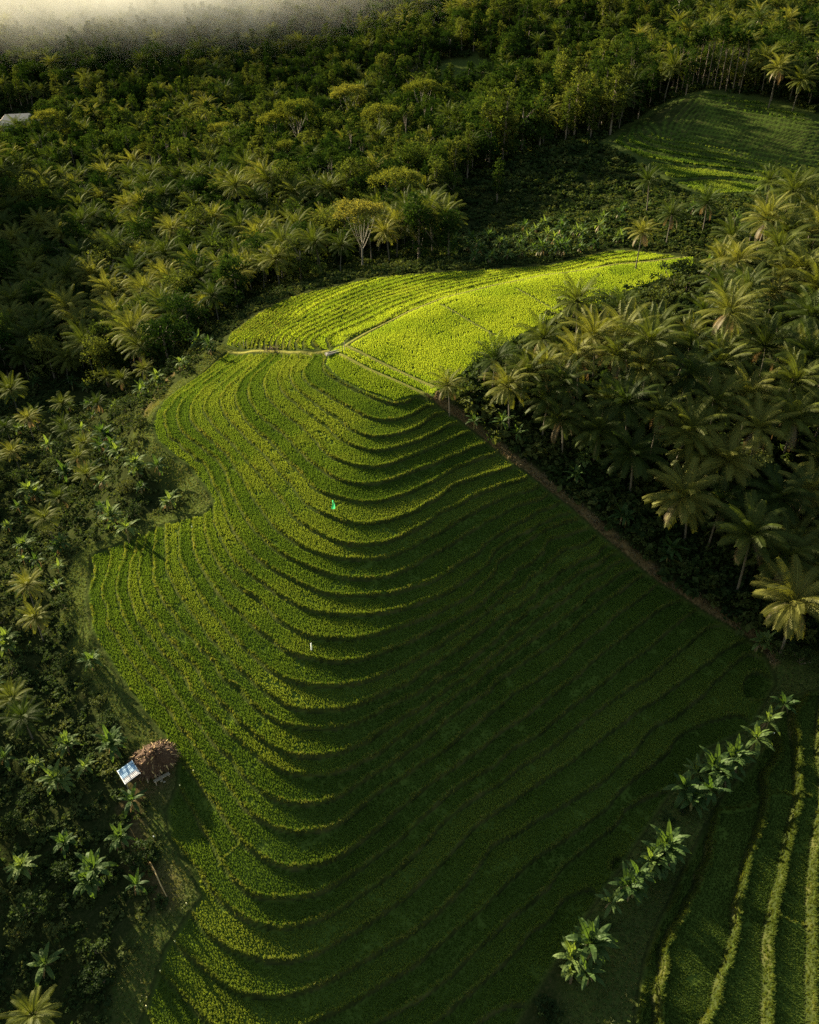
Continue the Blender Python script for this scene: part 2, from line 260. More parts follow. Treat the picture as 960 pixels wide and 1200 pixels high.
def land_mat():
    m, nt, out = mat('land')
    def attr(n): a = N(nt, 'ShaderNodeAttribute', attribute_name=n); return a.outputs['Fac']
    n1 = noise(nt, .35, 5, .6); n2 = noise(nt, 3.5, 4, .65); n3 = noise(nt, .07, 3)
    floor = ramp(nt, [(.3, (.010, .014, .004)), (.55, (.018, .022, .007)), (.75, (.034, .030, .012))], n2)
    grass = ramp(nt, [(.28, (.022, .034, .008)), (.5, (.034, .046, .011)), (.75, (.060, .058, .018))], n2)
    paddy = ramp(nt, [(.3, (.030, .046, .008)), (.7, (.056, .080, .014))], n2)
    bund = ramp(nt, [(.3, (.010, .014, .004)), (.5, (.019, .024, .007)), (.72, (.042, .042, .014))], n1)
    soil = ramp(nt, [(.3, (.045, .028, .014)), (.55, (.095, .062, .030)), (.75, (.17, .12, .058))], n2)
    c = mixc(nt, attr('meadow'), floor, grass)
    c = mixc(nt, attr('soil'), c, soil)
    c = mixc(nt, attr('paddy'), c, paddy)
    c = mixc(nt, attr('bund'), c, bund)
    path = ramp(nt, [(.3, (.10, .10, .022)), (.6, (.17, .155, .040)), (.8, (.24, .19, .07))], n2)
    c = mixc(nt, attr('path'), c, path)
    p = N(nt, 'ShaderNodeBsdfPrincipled', Roughness=1.); p.inputs['Specular IOR Level'].default_value = 0.
    nt.links.new(c, p.inputs['Base Color'])
    b = N(nt, 'ShaderNodeBump', Strength=.7, Distance=.12); nt.links.new(n2, b.inputs['Height']); nt.links.new(b.outputs[0], p.inputs['Normal'])
    nt.links.new(p.outputs[0], out.inputs[0]); return m
M['land'] = land_mat()
# ------------------------------------------------------------------ mesh helpers
def mesh(name, V, F, m, smooth=True):
    me = bpy.data.meshes.new(name); me.from_pydata([tuple(map(float, v)) for v in V], [], F); me.update()
    if m is not None: me.materials.append(m)
    if smooth: me.polygons.foreach_set('use_smooth', [True]*len(me.polygons))
    return me
def obj(name, me, parent=None, loc=(0, 0, 0)):
    o = bpy.data.objects.new(name, me); C.objects.link(o); o.location = loc
    if parent is not None: o.parent = parent
    return o
def tag(o, label=None, cat=None, group=None, kind=None):
    if label: o['label'] = label
    if cat: o['category'] = cat
    if group: o['group'] = group
    if kind: o['kind'] = kind
    return o
def empty(name, loc, rz=0., s=1.):
    o = bpy.data.objects.new(name, None); C.objects.link(o); o.location = loc; o.rotation_euler = (0, 0, rz); o.scale = (s, s, s)
    o.empty_display_size = .3; return o
def tube(V, F, P, rad, n=7, cap=True):
    P = [Vector(p) for p in P]; b = len(V)
    for i, p in enumerate(P):
        t = (P[min(i+1, len(P)-1)]-P[max(i-1, 0)]).normalized()
        a = t.cross(Vector((0, 1, .01))); a = a.normalized() if a.length > 1e-3 else Vector((1, 0, 0)); c = t.cross(a)
        for k in range(n):
            an = 2*math.pi*k/n; V.append(p+(a*math.cos(an)+c*math.sin(an))*rad[i])
    for i in range(len(P)-1):
        for k in range(n): F.append((b+i*n+k, b+i*n+(k+1) % n, b+(i+1)*n+(k+1) % n, b+(i+1)*n+k))
    if cap: F.append(tuple(b+(len(P)-1)*n+k for k in range(n)))
def box(V, F, c, s, rz=0., tilt=None):
    b = len(V); m = Matrix.Rotation(rz, 3, 'Z')
    if tilt is not None: m = m @ tilt
    for x, y, z in ((-1,-1,-1),(1,-1,-1),(1,1,-1),(-1,1,-1),(-1,-1,1),(1,-1,1),(1,1,1),(-1,1,1)):
        V.append(Vector(c)+m @ Vector((x*s[0]/2, y*s[1]/2, z*s[2]/2)))
    for f in ((0,3,2,1),(4,5,6,7),(0,1,5,4),(1,2,6,5),(2,3,7,6),(3,0,4,7)): F.append(tuple(b+i for i in f))
# ------------------------------------------------------------------ the land: one sheet, terraces cut into it
def sstep(t): t = np.clip(t, 0, 1); return t*t*(3-2*t)
in_main = inside(F_MAIN, XX, YY); in_top = inside(F_TOP, XX, YY); in_main &= ~in_top
in_north = inside(F_NORTH, XX, YY); in_low = inside(F_LOW, XX, YY); in_up = inside(F_UP, XX, YY)
wob = .05*np.sin(XX*1.7+np.sin(YY*1.1))*np.sin(YY*1.9+XX*.6)
PATH = np.zeros_like(SM); Z = SM.copy(); BUND = np.zeros_like(Z); PADDY = np.zeros_like(Z); RICE = np.zeros_like(Z); LIP = np.zeros_like(Z)
def terrace(mask, poly, u, step, off, bank, lip, gap_up, gap_dn, edge=.9, flat=1., green=.07):
    gy, gx = np.gradient(u, GY, GX); g = np.maximum(np.hypot(gx, gy), .02)
    k = np.floor(u); fr = u-k; up = fr/g+wob; dn = (1-fr)/g+wob
    z = (off-(k+sstep(up/bank))*step if step else level_z(k+sstep(up/bank)))+lip*(sstep(1.4-dn/.3)+sstep(1-up/.16))
    z = flat*z+(1-flat)*(SM-.5*(step or .6)+lip*(sstep(1.4-dn/.3)+sstep(1-up/.16)))
    ed = seg_dist(poly, XX, YY, True); w = sstep(ed/edge)*mask
    Z[:] = Z*(1-w)+z*w
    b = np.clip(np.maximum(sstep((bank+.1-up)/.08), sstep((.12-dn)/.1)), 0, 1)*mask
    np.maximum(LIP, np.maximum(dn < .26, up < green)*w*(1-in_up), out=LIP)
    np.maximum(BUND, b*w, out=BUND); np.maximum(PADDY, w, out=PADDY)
    np.maximum(RICE, ((up > gap_up) & (dn > gap_dn) & (ed > .55))*mask*1., out=RICE)
terrace(in_main, F_MAIN, level_k(SM), None, 0., .16, .11, .30, .08, flat=.55)
terrace(in_low, F_LOW, (RZ[4]-SM)/.74+10, .74, RZ[4]+7.4, .6, .26, .42, .2, green=.4)
terrace(in_up, F_UP, (8-SM)/.6, .6, 8., .9, .2, 1.5, .6)
terrace(in_north, F_NORTH, (1.6-SM)/.42, .42, 1.6, .5, .2, .5, .25, flat=.45)
ed_top = seg_dist(F_TOP, XX, YY, True); w = in_top*sstep(ed_top/.5)
np.maximum(PADDY, w, out=PADDY); np.maximum(RICE, (in_top & (ed_top > .45))*1., out=RICE)
def ridge(L, width, height, path=True):
    """a raised earth path or dividing bund across the paddies"""
    P = poly_px(L); d = seg_dist(P, XX, YY); s = sstep((width-d)/(width*.5+.1))
    Z[:] += height*s; np.maximum(*((PATH, s) if path else (LIP, s)), out=PATH if path else LIP); RICE[d < width+.05] = 0
    return d, s
ridge([(404,406),(440,385),(480,365),(520,349),(580,334),(640,322),(720,310),(806,301)], .42, .10)
ridge([(407,406),(440,422),(480,441),(508,453)], .36, .10)
ridge([(398,415),(430,432),(470,449),(496,461)], .36, .10)
ridge([(517,357),(545,373),(580,393)], .22, .08)
ridge([(605,338),(630,352),(648,362)], .22, .08)
ridge([(256,1013),(264,1003),(282,985)], .22, .10, False)
ridge([(385,411),(366,414),(340,413),(300,411),(265,411)], .35, .05)
ridge([(838,950),(870,945),(897,930),(917,927),(950,932)], .35, .14, False)
ridge([(908,1072),(930,1079),(956,1082)], .2, .1, False)
SOIL = np.zeros_like(Z); MEAD = np.zeros_like(Z)
n01 = .5+.5*np.sin(XX*.9+2*np.sin(YY*.43))*np.sin(YY*.8+1.7*np.sin(XX*.37))
dd = seg_dist(poly_px(DIAG), XX, YY); outm = ~(in_main | in_top | in_low)
s = sstep((1.5-dd)/1.0)*outm*(XX > 2); np.maximum(SOIL, s*(.45+.55*n01), out=SOIL)
Z += .5*sstep((dd-.1)/.8)*sstep((4.5-dd)/3.)*outm*(XX > 2)*(YY > 68)
LEFTEDGE = poly_px([(263,412),(240,434),(210,455),(190,471),(180,486),(177,500),(182,518),(200,533),(217,546),(231,563),(243,580),(240,598),(190,612),(144,632),(104,650),(99,700),(104,742),(122,773),(144,806),(164,834),(186,864),(203,890),(200,960),(232,1052),(190,1112),(165,1190),(140,1250)])
dl = seg_dist(LEFTEDGE, XX, YY); out2 = outm & ~in_north & (XX < 0)
np.maximum(MEAD, sstep((4.6-dl-2*n01)/2.)*out2, out=MEAD)
s = sstep((3.4-seg_dist(poly_px([(225,420),(200,440),(175,470),(168,490)]), XX, YY)-2*n01)/2)*out2; np.maximum(SOIL, s*.4, out=SOIL)
hut = cast(178, 905)
yard = sstep((5.-np.hypot(XX-hut[0], YY-hut[1])-2*n01)/2.5)*out2; np.maximum(SOIL, yard*.6, out=SOIL)
s = sstep((2.6-seg_dist(poly_px([(150,935),(160,985),(182,1035),(205,1060)]), XX, YY)-1.5*n01)/1.6)*out2; np.maximum(SOIL, s*.45, out=SOIL)
dlow = (~outm) | in_low
np.maximum(MEAD, sstep((7-seg_dist(F_LOW, XX, YY, True))/3.)*outm*(XX > 10)*(YY < 75), out=MEAD)
np.maximum(MEAD, sstep((5-seg_dist(F_UP, XX, YY, True))/3.)*(~in_up), out=MEAD)
SLOPE = poly_px([(540,300),(520,240),(560,205),(620,180),(700,165),(770,230),(740,275),(700,290),(620,305)])
CLEAR = poly_px([(500,75),(560,62),(585,80),(580,105),(530,112),(500,100)])
np.maximum(MEAD, inside(CLEAR, XX, YY)*1., out=MEAD)
Z += np.where(outm & ~in_north & ~in_up, .18*(n01-.5)*np.clip((dl-1)/3, 0, 1), 0)
nx, ny = len(GX), len(GY)
V = np.stack([XX, YY, Z], -1).reshape(-1, 3)
ii = (np.arange(ny-1)[:, None]*nx+np.arange(nx-1)[None]).ravel()
FQ = np.stack([ii, ii+1, ii+nx+1, ii+nx], -1)
me = bpy.data.meshes.new('ground'); me.vertices.add(len(V)); me.vertices.foreach_set('co', V.ravel().astype('f'))
me.loops.add(FQ.size); me.loops.foreach_set('vertex_index', FQ.ravel().astype('i')); me.polygons.add(len(FQ))
me.polygons.foreach_set('loop_start', (np.arange(len(FQ))*4).astype('i')); me.update(calc_edges=True)
me.polygons.foreach_set('use_smooth', np.ones(len(FQ), bool))
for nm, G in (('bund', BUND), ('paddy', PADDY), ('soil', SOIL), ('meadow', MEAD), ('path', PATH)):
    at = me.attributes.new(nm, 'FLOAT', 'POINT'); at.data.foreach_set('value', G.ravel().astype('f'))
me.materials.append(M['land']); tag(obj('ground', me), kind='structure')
def ground_z(x, y): return lerp_grid(Z, x, y)
# ------------------------------------------------------------------ scattered stuff (uncountable): rice, grass, weeds
PROTO = bpy.data.collections.new('plant_kinds')        # kept out of the scene
def proto(name, me):
    o = bpy.data.objects.new(name, me); PROTO.objects.link(o); return o
def scatter(name, P, kinds, scale, rot, label, cat, tone=None):
    col = bpy.data.collections.new(name+'_kinds')
    for o in kinds: col.objects.link(o)
    me = bpy.data.meshes.new(name); n = len(P); me.vertices.add(n); me.vertices.foreach_set('co', np.asarray(P, 'f').ravel())
    for nm, a in (('plant_scale', scale), ('plant_turn', rot), ('plant_tone', tone if tone is not None else np.zeros(n))):
        at = me.attributes.new(nm, 'FLOAT', 'POINT'); at.data.foreach_set('value', np.asarray(a, 'f'))
    o = obj(name, me); ng = bpy.data.node_groups.new(name, 'GeometryNodeTree')
    ng.interface.new_socket('Geometry', in_out='INPUT', socket_type='NodeSocketGeometry'); ng.interface.new_socket('Geometry', in_out='OUTPUT', socket_type='NodeSocketGeometry')
    a = ng.nodes.new('NodeGroupInput'); z = ng.nodes.new('NodeGroupOutput'); ip = ng.nodes.new('GeometryNodeInstanceOnPoints')
    ci = ng.nodes.new('GeometryNodeCollectionInfo'); ci.inputs['Collection'].default_value = col
    ci.inputs['Separate Children'].default_value = True; ci.inputs['Reset Children'].default_value = True
    ip.inputs['Pick Instance'].default_value = True
    def named(nm):
        q = ng.nodes.new('GeometryNodeInputNamedAttribute'); q.data_type = 'FLOAT'; q.inputs['Name'].default_value = nm; return q.outputs['Attribute']
    cx = ng.nodes.new('ShaderNodeCombineXYZ'); ng.links.new(named('plant_turn'), cx.inputs[2])
    ng.links.new(a.outputs[0], ip.inputs['Points']); ng.links.new(ci.outputs[0], ip.inputs['Instance'])
    ng.links.new(cx.outputs[0], ip.inputs['Rotation']); ng.links.new(named('plant_scale'), ip.inputs['Scale']); ng.links.new(ip.outputs[0], z.inputs[0])
    md = o.modifiers.new('scatter', 'NODES'); md.node_group = ng
    return tag(o, label, cat, kind='stuff')
def tuft(seed, nb, r, h, w, lean, m, name):
    rg = random.Random(seed); V = []; F = []
    for i in range(nb):
        a = rg.uniform(0, 6.283); q = r*math.sqrt(rg.random())*.6; x, y = q*math.cos(a), q*math.sin(a)
        hh = h*rg.uniform(.7, 1.1); d = rg.uniform(0, 6.283); l = lean*rg.uniform(.3, 1)*hh
        s = Vector((-math.sin(d), math.cos(d), 0))*w*.5; o = Vector((x, y, -.05)); t = Vector((math.cos(d)*l, math.sin(d)*l, hh))
        mid = o+Vector((math.cos(d)*l*.3, math.sin(d)*l*.3, hh*.62)); b = len(V)
        V += [o-s, o+s, mid-s*.9, mid+s*.9, t]; F += [(b, b+1, b+3, b+2), (b+2, b+3, b+4)]
    return proto(name, mesh(name, V, F, m, False))
def grid_pts(poly, sp, jit):
    x0, y0 = poly[:, :2].min(0); x1, y1 = poly[:, :2].max(0)
    x1 = min(x1, 110); x, y = np.meshgrid(np.arange(x0, x1, sp), np.arange(y0, y1, sp*.866)); x[1::2] += sp/2
    x = x+RNG.uniform(-jit, jit, x.shape)*sp; y = y+RNG.uniform(-jit, jit, x.shape)*sp
    k = inside(poly, x, y); return x[k], y[k]
def rice(name, poly, sp, kinds, label, smin=.85, smax=1.12):
    x, y = grid_pts(poly, sp, .3); k = lerp_grid(RICE, x, y) > .6; x, y = x[k], y[k]; n = len(x)
    px, py, f = project(np.stack([x, y, ground_z(x, y)], -1)); k = (px > -120) & (px < 1330) & (py < 1330) & (f > 5); x, y = x[k], y[k]; n = len(x)
    patch = .5+.5*np.sin(x*.31+1.3*np.sin(y*.22))*np.sin(y*.27+1.1*np.sin(x*.19))
    thin = .5+.5*np.sin(x*.83+2.1*np.sin(y*.61+1))*np.sin(y*.77+1.7*np.sin(x*.53)); keep = RNG.random(n) < .99-.45*sstep((thin-.82)/.1)
    x, y, patch = x[keep], y[keep], patch[keep]; n = len(x)
    lev = np.floor(level_k(lerp_grid(SM, x, y))); tone = (np.sin(lev*12.9898+4.1)*43758.5453) % 1.0-.5+.5*(patch-.5)
    scatter(name, np.stack([x, y, ground_z(x, y)], -1), kinds, RNG.uniform(smin, smax, n)*(.85+.3*patch), RNG.uniform(0, 6.28, n), label, 'rice', tone)
    print(name, n)
RT = [tuft(i, 18, .16, .28, .02, .4, M['rice'], 'rice_tuft') for i in range(6)]
rice('rice_crop', F_MAIN, .225, RT, 'green rice growing on the curving terraces of the main hillside')
RR = [tuft(10+i, 18, .16, .28, .02, .4, M['ripe_lit'], 'rice_tuft') for i in range(6)]
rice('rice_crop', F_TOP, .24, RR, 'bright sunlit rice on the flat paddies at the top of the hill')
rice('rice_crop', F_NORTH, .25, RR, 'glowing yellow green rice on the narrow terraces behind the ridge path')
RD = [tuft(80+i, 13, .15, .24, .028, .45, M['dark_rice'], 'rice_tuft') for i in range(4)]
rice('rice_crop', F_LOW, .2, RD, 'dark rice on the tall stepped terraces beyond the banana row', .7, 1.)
RTB = [tuft(20+i, 16, .35, .55, .08, .5, M['rice'], 'rice_tuft') for i in range(3)]
rice('rice_crop', F_UP, .42, RTB, 'shaded rice on the small upper field ringed by forest', .9, 1.3)
# ------------------------------------------------------------------ plants
def bez(n, f): return [f(i/(n-1)) for i in range(n)]
def palm_crown(seed, nf=22, L=4.5, dry=0):
    rg = random.Random(seed); V = []; F = []; DV = []; DF = []
    for i in range(nf):
        t = i/(nf-1); az = i*2.39996+rg.uniform(-.25, .25)
        el = R(82-108*t**.95+rg.uniform(-8, 8)); droop = R(rg.uniform(45, 75))*(1-.35*t); Lf = L*rg.uniform(.85, 1.08)*(.72+.28*math.sin(math.pi*min(1, t+.25)))
        old = i >= nf-dry
        v, f = (DV, DF) if old else (V, F)
        if old: el = R(rg.uniform(-55, -30)); droop = R(50)
        h = Vector((math.cos(az), math.sin(az), 0)); side = Vector((-math.sin(az), math.cos(az), 0)); p = h*.12+Vector((0, 0, -.05)); ns = 9; P = [p.copy()]; T = []
        twist = rg.uniform(-.5, .5)
        for s in range(ns):
            e = el-droop*((s+.5)/ns)**1.5; d = h*math.cos(e)+Vector((0, 0, math.sin(e)))+side*.12*twist*s/ns; d.normalize()
            T.append(d); p = p+d*Lf/ns; P.append(p.copy())
        T.append(T[-1]); b = len(v)
        for s in range(ns+1):
            w = .06*(1-s/ns)+.012; v += [P[s]-side*w, P[s]+side*w, P[s]-T[s].cross(side)*w]
        for s in range(ns):
            q = b+s*3; f += [(q, q+1, q+4, q+3), (q+1, q+2, q+5, q+4), (q+2, q, q+3, q+5)]
        nl = 30
        for j in range(nl):
            s = .14+.86*(j+.5)/nl; k = min(int(s*ns), ns-1); fr = s*ns-k; c = P[k].lerp(P[k+1], fr); tg = T[k].lerp(T[min(k+1, ns)], fr).normalized()
            up = side.cross(tg)
            if up.z < 0: up = -up
            ll = (.74*math.sin(math.pi*(.12+.80*s))**.7+.08)*rg.uniform(.88, 1.05)*L/4.5
            for sg in (-1, 1):
                sd = side*sg; hang = .35+.5*s+rg.uniform(-.15, .15)
                d1 = (sd*1.+tg*.55+up*.25*(1-s)).normalized(); d2 = (sd*.75+tg*.6-Vector((0, 0, 1))*hang*1.3).normalized()
                w = tg*.062; a = len(v); m_ = c+d1*ll*.45; e_ = m_+d2*ll*.6
                v += [c-w*.5, c+w*.5, m_+w*.62, m_-w*.62, e_]; f += [(a, a+1, a+2, a+3), (a+3, a+2, a+4)]
    # young spear
    return mesh('crown', V, F, M['palm'], False), (mesh('dry_fronds', DV, DF, M['dry'], False) if dry else None)
def palm_trunk(seed, h):
    rg = random.Random(seed); V = []; F = []; a = rg.uniform(0, 6.28); l = rg.uniform(.3, 1.6)
    f = lambda t: (math.cos(a)*l*t*t, math.sin(a)*l*t*t, -.5+(h+.5)*t)
    P = bez(9, f); r = [.24, .17, .15, .14, .13, .125, .12, .12, .14]; tube(V, F, P, r, 7)
    for k in range(9):          # nuts under the crown
        if rg.random() < .7:
            b = rg.uniform(0, 6.28); c = Vector(P[-1])+Vector((math.cos(b)*.3, math.sin(b)*.3, -.25-rg.uniform(0, .2)))
            q = len(V); s = .13
            V += [c+Vector(d)*s for d in ((1,0,0),(-1,0,0),(0,1,0),(0,-1,0),(0,0,1),(0,0,-1))]
            F += [(q, q+2, q+4), (q+2, q+1, q+4), (q+1, q+3, q+4), (q+3, q, q+4), (q+2, q, q+5), (q+1, q+2, q+5), (q+3, q+1, q+5), (q, q+3, q+5)]
    return mesh('trunk', V, F, M['bark']), Vector(P[-1])
PALM = []
for i in range(10):
    cr, dr = palm_crown(100+i, 32+2*(i % 4), 5.1+.18*(i % 4), (0, 3, 0, 2, 4)[i % 5]); h = (6.5, 7.5, 8.5, 7, 9.5)[i % 5]
    tk, top = palm_trunk(200+i, h); PALM.append((cr, dr, tk, top, h))
def leaf_strip(V, F, az, el, L, w, droop, rg, tears=True, origin=(0, 0, 0)):
    """one long banana-type leaf: two torn halves folded along the midrib"""
    h = Vector((math.cos(az), math.sin(az), 0)); side = Vector((-math.sin(az), math.cos(az), 0)); p = Vector(origin); ns = 9; P = [p.copy()]; T = []
    for s in range(ns):
        e = el-droop*((s+.5)/ns)**1.4; d = h*math.cos(e)+Vector((0, 0, math.sin(e))); T.append(d); p = p+d*L/ns; P.append(p.copy())
    T.append(T[-1])
    for sg in (-1, 1):
        for s in range(1, ns):
            w0 = w*math.sin(math.pi*(s/ns)**.8)**.6 if s > 1 else w*.25; w1 = w*max(0, math.sin(math.pi*min(1, ((s+1)/ns))**.8))**.6
            up = side.cross(T[s]); up = up if up.z > 0 else -up; lift = .35-.55*s/ns+(rg.uniform(-.35, .15) if tears else 0)
            o = (side*sg+up*lift).normalized(); b = len(V)
            V += [P[s], P[s+1], P[s+1]+o*w1, P[s]+o*w0]; F.append((b, b+1, b+2, b+3) if sg > 0 else (b, b+3, b+2, b+1))
    b = len(V)
    for s in range(ns+1):
        q = .045*(1-s/ns)+.01; V += [P[s]-side*q+Vector((0, 0, .01)), P[s]+side*q+Vector((0, 0, .01))]
    for s in range(ns): F.append((b+2*s, b+2*s+1, b+2*s+3, b+2*s+2))
def banana_meshes(seed, h=2.4, n=9, clump=1, L=2.3, w=.34):
    rg = random.Random(seed); V = []; F = []; SV = []; SF = []; DV = []; DF = []
    for c in range(clump):
        a = rg.uniform(0, 6.28); r = 0 if c == 0 else rg.uniform(.5, 1.2); x, y = r*math.cos(a), r*math.sin(a); hh = h*(1 if c == 0 else rg.uniform(.5, .9)); ln = rg.uniform(-.2, .2)
        tube(SV, SF, [(x, y, -.4), (x+ln*.4, y, hh*.5), (x+ln, y, hh)], [.16, .13, .09], 7)
        for i in range(n):
            t = i/(n-1); leaf_strip(V, F, i*2.4+rg.uniform(-.3, .3)+c, R(80-75*t+rg.uniform(-8, 8)), L*rg.uniform(.8, 1.1)*hh/h, w*rg.uniform(.85, 1.15), R(rg.uniform(60, 125))*(.45+.55*t), rg, True, (x+ln, y, hh-.1))
        for i in range(3): leaf_strip(DV, DF, rg.uniform(0, 6.28), R(-40), L*.7, w*.5, R(55), rg, True, (x+ln, y, hh-.25))
    return mesh('leaves', V, F, M['banana'], False), mesh('stem', SV, SF, M['stem']), mesh('dry_leaves', DV, DF, M['dry'], False)
BANANA = [banana_meshes(300+i, 2.0+.25*(i % 4), 11+i % 3, 1+i % 3, 2.4, .27) for i in range(8)]
def leaf_cloud(V, F, rg, lobes, n, size, flat=.0):
    tot = sum(l[3]**2 for l in lobes)
    for cx, cy, cz, r, sz in lobes:
        k = int(n*r*r/tot)
        ncl = max(5, k//14); cl = []
        for _ in range(ncl):
            u = rg.uniform(-1, 1) if rg.random() < .35 else rg.uniform(-.2, 1); a = rg.uniform(0, 6.283); q = math.sqrt(max(0, 1-u*u)); rr = r*rg.uniform(.55, 1.08)
            cl.append((cx+rr*q*math.cos(a), cy+rr*q*math.sin(a), cz+rr*u*sz, rg.uniform(.6, 1.3)))
        for _ in range(k):
            c = rg.choice(cl); g = r*.2*c[3]; p = Vector((c[0]+rg.gauss(0, g), c[1]+rg.gauss(0, g), c[2]+rg.gauss(0, g*.7)))
            a = rg.uniform(0, 6.283); e = rg.uniform(-.9, .7)*(1-flat); d = Vector((math.cos(a)*math.cos(e), math.sin(a)*math.cos(e), math.sin(e)))
            s = d.cross(Vector((rg.uniform(-.5, .5), rg.uniform(-.5, .5), 1))).normalized(); L = size*rg.uniform(.6, 1.35); w = L*.34; b = len(V)
            V += [p-d*L*.5, p+s*w, p+d*L*.5-Vector((0, 0, L*.15)), p-s*w]; F.append((b, b+1, b+2, b+3))
def limbs(V, F, rg, base, tops, r0, bend=.2):
    for tp in tops:
        a = Vector(base); b = Vector(tp); m = a.lerp(b, .5)+Vector((rg.uniform(-bend, bend), rg.uniform(-bend, bend), rg.uniform(-.1, .4)))
        P = [(a*(1-t)**2+m*2*t*(1-t)+b*t*t) for t in (0, .25, .5, .75, 1)]; tube(V, F, P, [r0, r0*.8, r0*.6, r0*.42, r0*.2], 5)
def broad_tree(seed, kind):
    rg = random.Random(seed); V = []; F = []; TV = []; TF = []
    if kind == 'round':
        h = rg.uniform(9, 13); cr = rg.uniform(3., 4.2)
        lobes = [(rg.gauss(0, cr*.45), rg.gauss(0, cr*.45), h-cr*.9+rg.uniform(-1.2, 1.2)*cr*.6, cr*rg.uniform(.42, .7), .85) for _ in range(8)]
        lobes += [(rg.gauss(0, cr*.6), rg.gauss(0, cr*.6), h*rg.uniform(.22, .5), cr*.55, .9) for _ in range(5)]
        leaf_cloud(V, F, rg, lobes, 3400, .46); tr = .22
    elif kind == 'column':
        h = rg.uniform(11, 15); cr = rg.uniform(1.6, 2.3)
        lobes = [(rg.gauss(0, cr*.3), rg.gauss(0, cr*.3), h*(.3+.7*i/9)-.6, cr*(1-.45*abs(i/9-.45))*rg.uniform(.6, .9), 1.1) for i in range(10)]
        leaf_cloud(V, F, rg, lobes, 2800, .42); tr = .18
    elif kind == 'umbrella':
        h = rg.uniform(13, 15); cr = 5.6
        lobes = [(cr*.95*math.cos(i*2.4)*math.sqrt((i+.5)/15), cr*.95*math.sin(i*2.4)*math.sqrt((i+.5)/15), h-.5-1.6*((i+.5)/15)+rg.uniform(-.5, .4), rg.uniform(1.4, 2.1), .5) for i in range(15)]
        leaf_cloud(V, F, rg, lobes, 5200, .42, .3); tr = .2
    elif kind == 'slender':
        h = rg.uniform(14, 17); cr = 1.7
        lobes = [(rg.gauss(0, .5), rg.gauss(0, .5), h-2.2+i*.7, cr*rg.uniform(.5, .8), .9) for i in range(5)]
        leaf_cloud(V, F, rg, lobes, 1100, .40); tr = .13
    a = rg.uniform(0, 6.28); ln = rg.uniform(.1, .7); top = (math.cos(a)*ln, math.sin(a)*ln, h*(.46 if kind == 'umbrella' else .8))
    tube(TV, TF, [(0, 0, -.6), (top[0]*.2, top[1]*.2, top[2]*.33), (top[0]*.6, top[1]*.6, top[2]*.66), top], [tr*1.3, tr, tr*.8, tr*.55], 7)
    L2 = [l[:3] for l in lobes]
    if kind == 'umbrella':
        for i, tp in enumerate(L2[:9]):
            b0 = Vector(top)*rg.uniform(.62, .98); e = Vector(tp)-Vector((0, 0, .5)); m_ = Vector((b0.x+(e.x-b0.x)*.62+rg.uniform(-.9, .9), b0.y+(e.y-b0.y)*.62+rg.uniform(-.5, .5), b0.z+(e.z-b0.z)*rg.uniform(.3, .5)))
            P = [b0*(1-t)**2+m_*2*t*(1-t)+e*t*t for t in (0, .2, .4, .6, .8, 1)]; q = tr*rg.uniform(.38, .6); tube(TV, TF, P, [q, q*.85, q*.7, q*.55, q*.38, q*.15], 5)
    else: limbs(TV, TF, rg, (top[0]*.75, top[1]*.75, top[2]*.8), L2[:9], tr*.5, .5)
    m = M['pale_tree'] if kind == 'umbrella' else M['tree']
    return mesh('crown', V, F, m, False), mesh('trunk', TV, TF, M['pale_bark'] if kind in ('umbrella', ) else M['dark_bark']), h
TREES = {k: [broad_tree(400+17*i+len(k), k) for i in range(n)] for k, n in (('round', 6), ('column', 4), ('umbrella', 3), ('slender', 3))}
def bush_mesh(seed, r=1.3, n=700, size=.26):
    rg = random.Random(seed); V = []; F = []; TV = []; TF = []
    lobes = [(rg.gauss(0, r*.5), rg.gauss(0, r*.5), r*.6+rg.uniform(-.3, .5)*r, r*rg.uniform(.4, .65), .85) for _ in range(6)]
    leaf_cloud(V, F, rg, lobes, n, size); limbs(TV, TF, rg, (0, 0, -.2), [l[:3] for l in lobes], .05, .2)
    return mesh('foliage', V, F, M['bush'], False), mesh('stem', TV, TF, M['dark_bark'])
BUSH = [bush_mesh(500+i, 1.1+.15*i) for i in range(5)]
COUNT = {}
def count(k): COUNT[k] = COUNT.get(k, 0)+1
def place_palm(p, s, rz, label, group=None, v=None, name='coconut_palm'):
    cr, dr, tk, top, h = PALM[v if v is not None else random.randrange(len(PALM))]
    e = tag(empty(name, p, rz, s), label, 'palm tree', group); obj('trunk', tk, e); obj('crown', cr, e, top)
    if dr: obj('dry_fronds', dr, e, top)
    count('palm'); return e
def place_banana(p, s, rz, label, group=None, v=None):
    lv, st, dr = BANANA[v if v is not None else random.randrange(len(BANANA))]
    e = tag(empty('banana_plant', p, rz, s), label, 'banana plant', group); obj('stem', st, e); obj('leaves', lv, e); obj('dry_leaves', dr, e); count('banana'); return e
TREE_NAME = {'round': 'broadleaf_tree', 'column': 'columnar_tree', 'umbrella': 'umbrella_tree', 'slender': 'slender_tree'}
def place_tree(kind, p, s, rz, label, group=None, v=None):
    cr, tk, h = TREES[kind][v if v is not None else random.randrange(len(TREES[kind]))]
    e = tag(empty(TREE_NAME[kind], p, rz, s), label, 'tree', group); obj('trunk', tk, e); obj('crown', cr, e); count(kind); return e
def place_bush(p, s, rz, label, group=None, v=None):
    fo, st = BUSH[v if v is not None else random.randrange(len(BUSH))]
    e = tag(empty('leafy_bush', p, rz, s), label, 'bush', group); obj('foliage', fo, e); obj('stem', st, e); count('bush'); return e
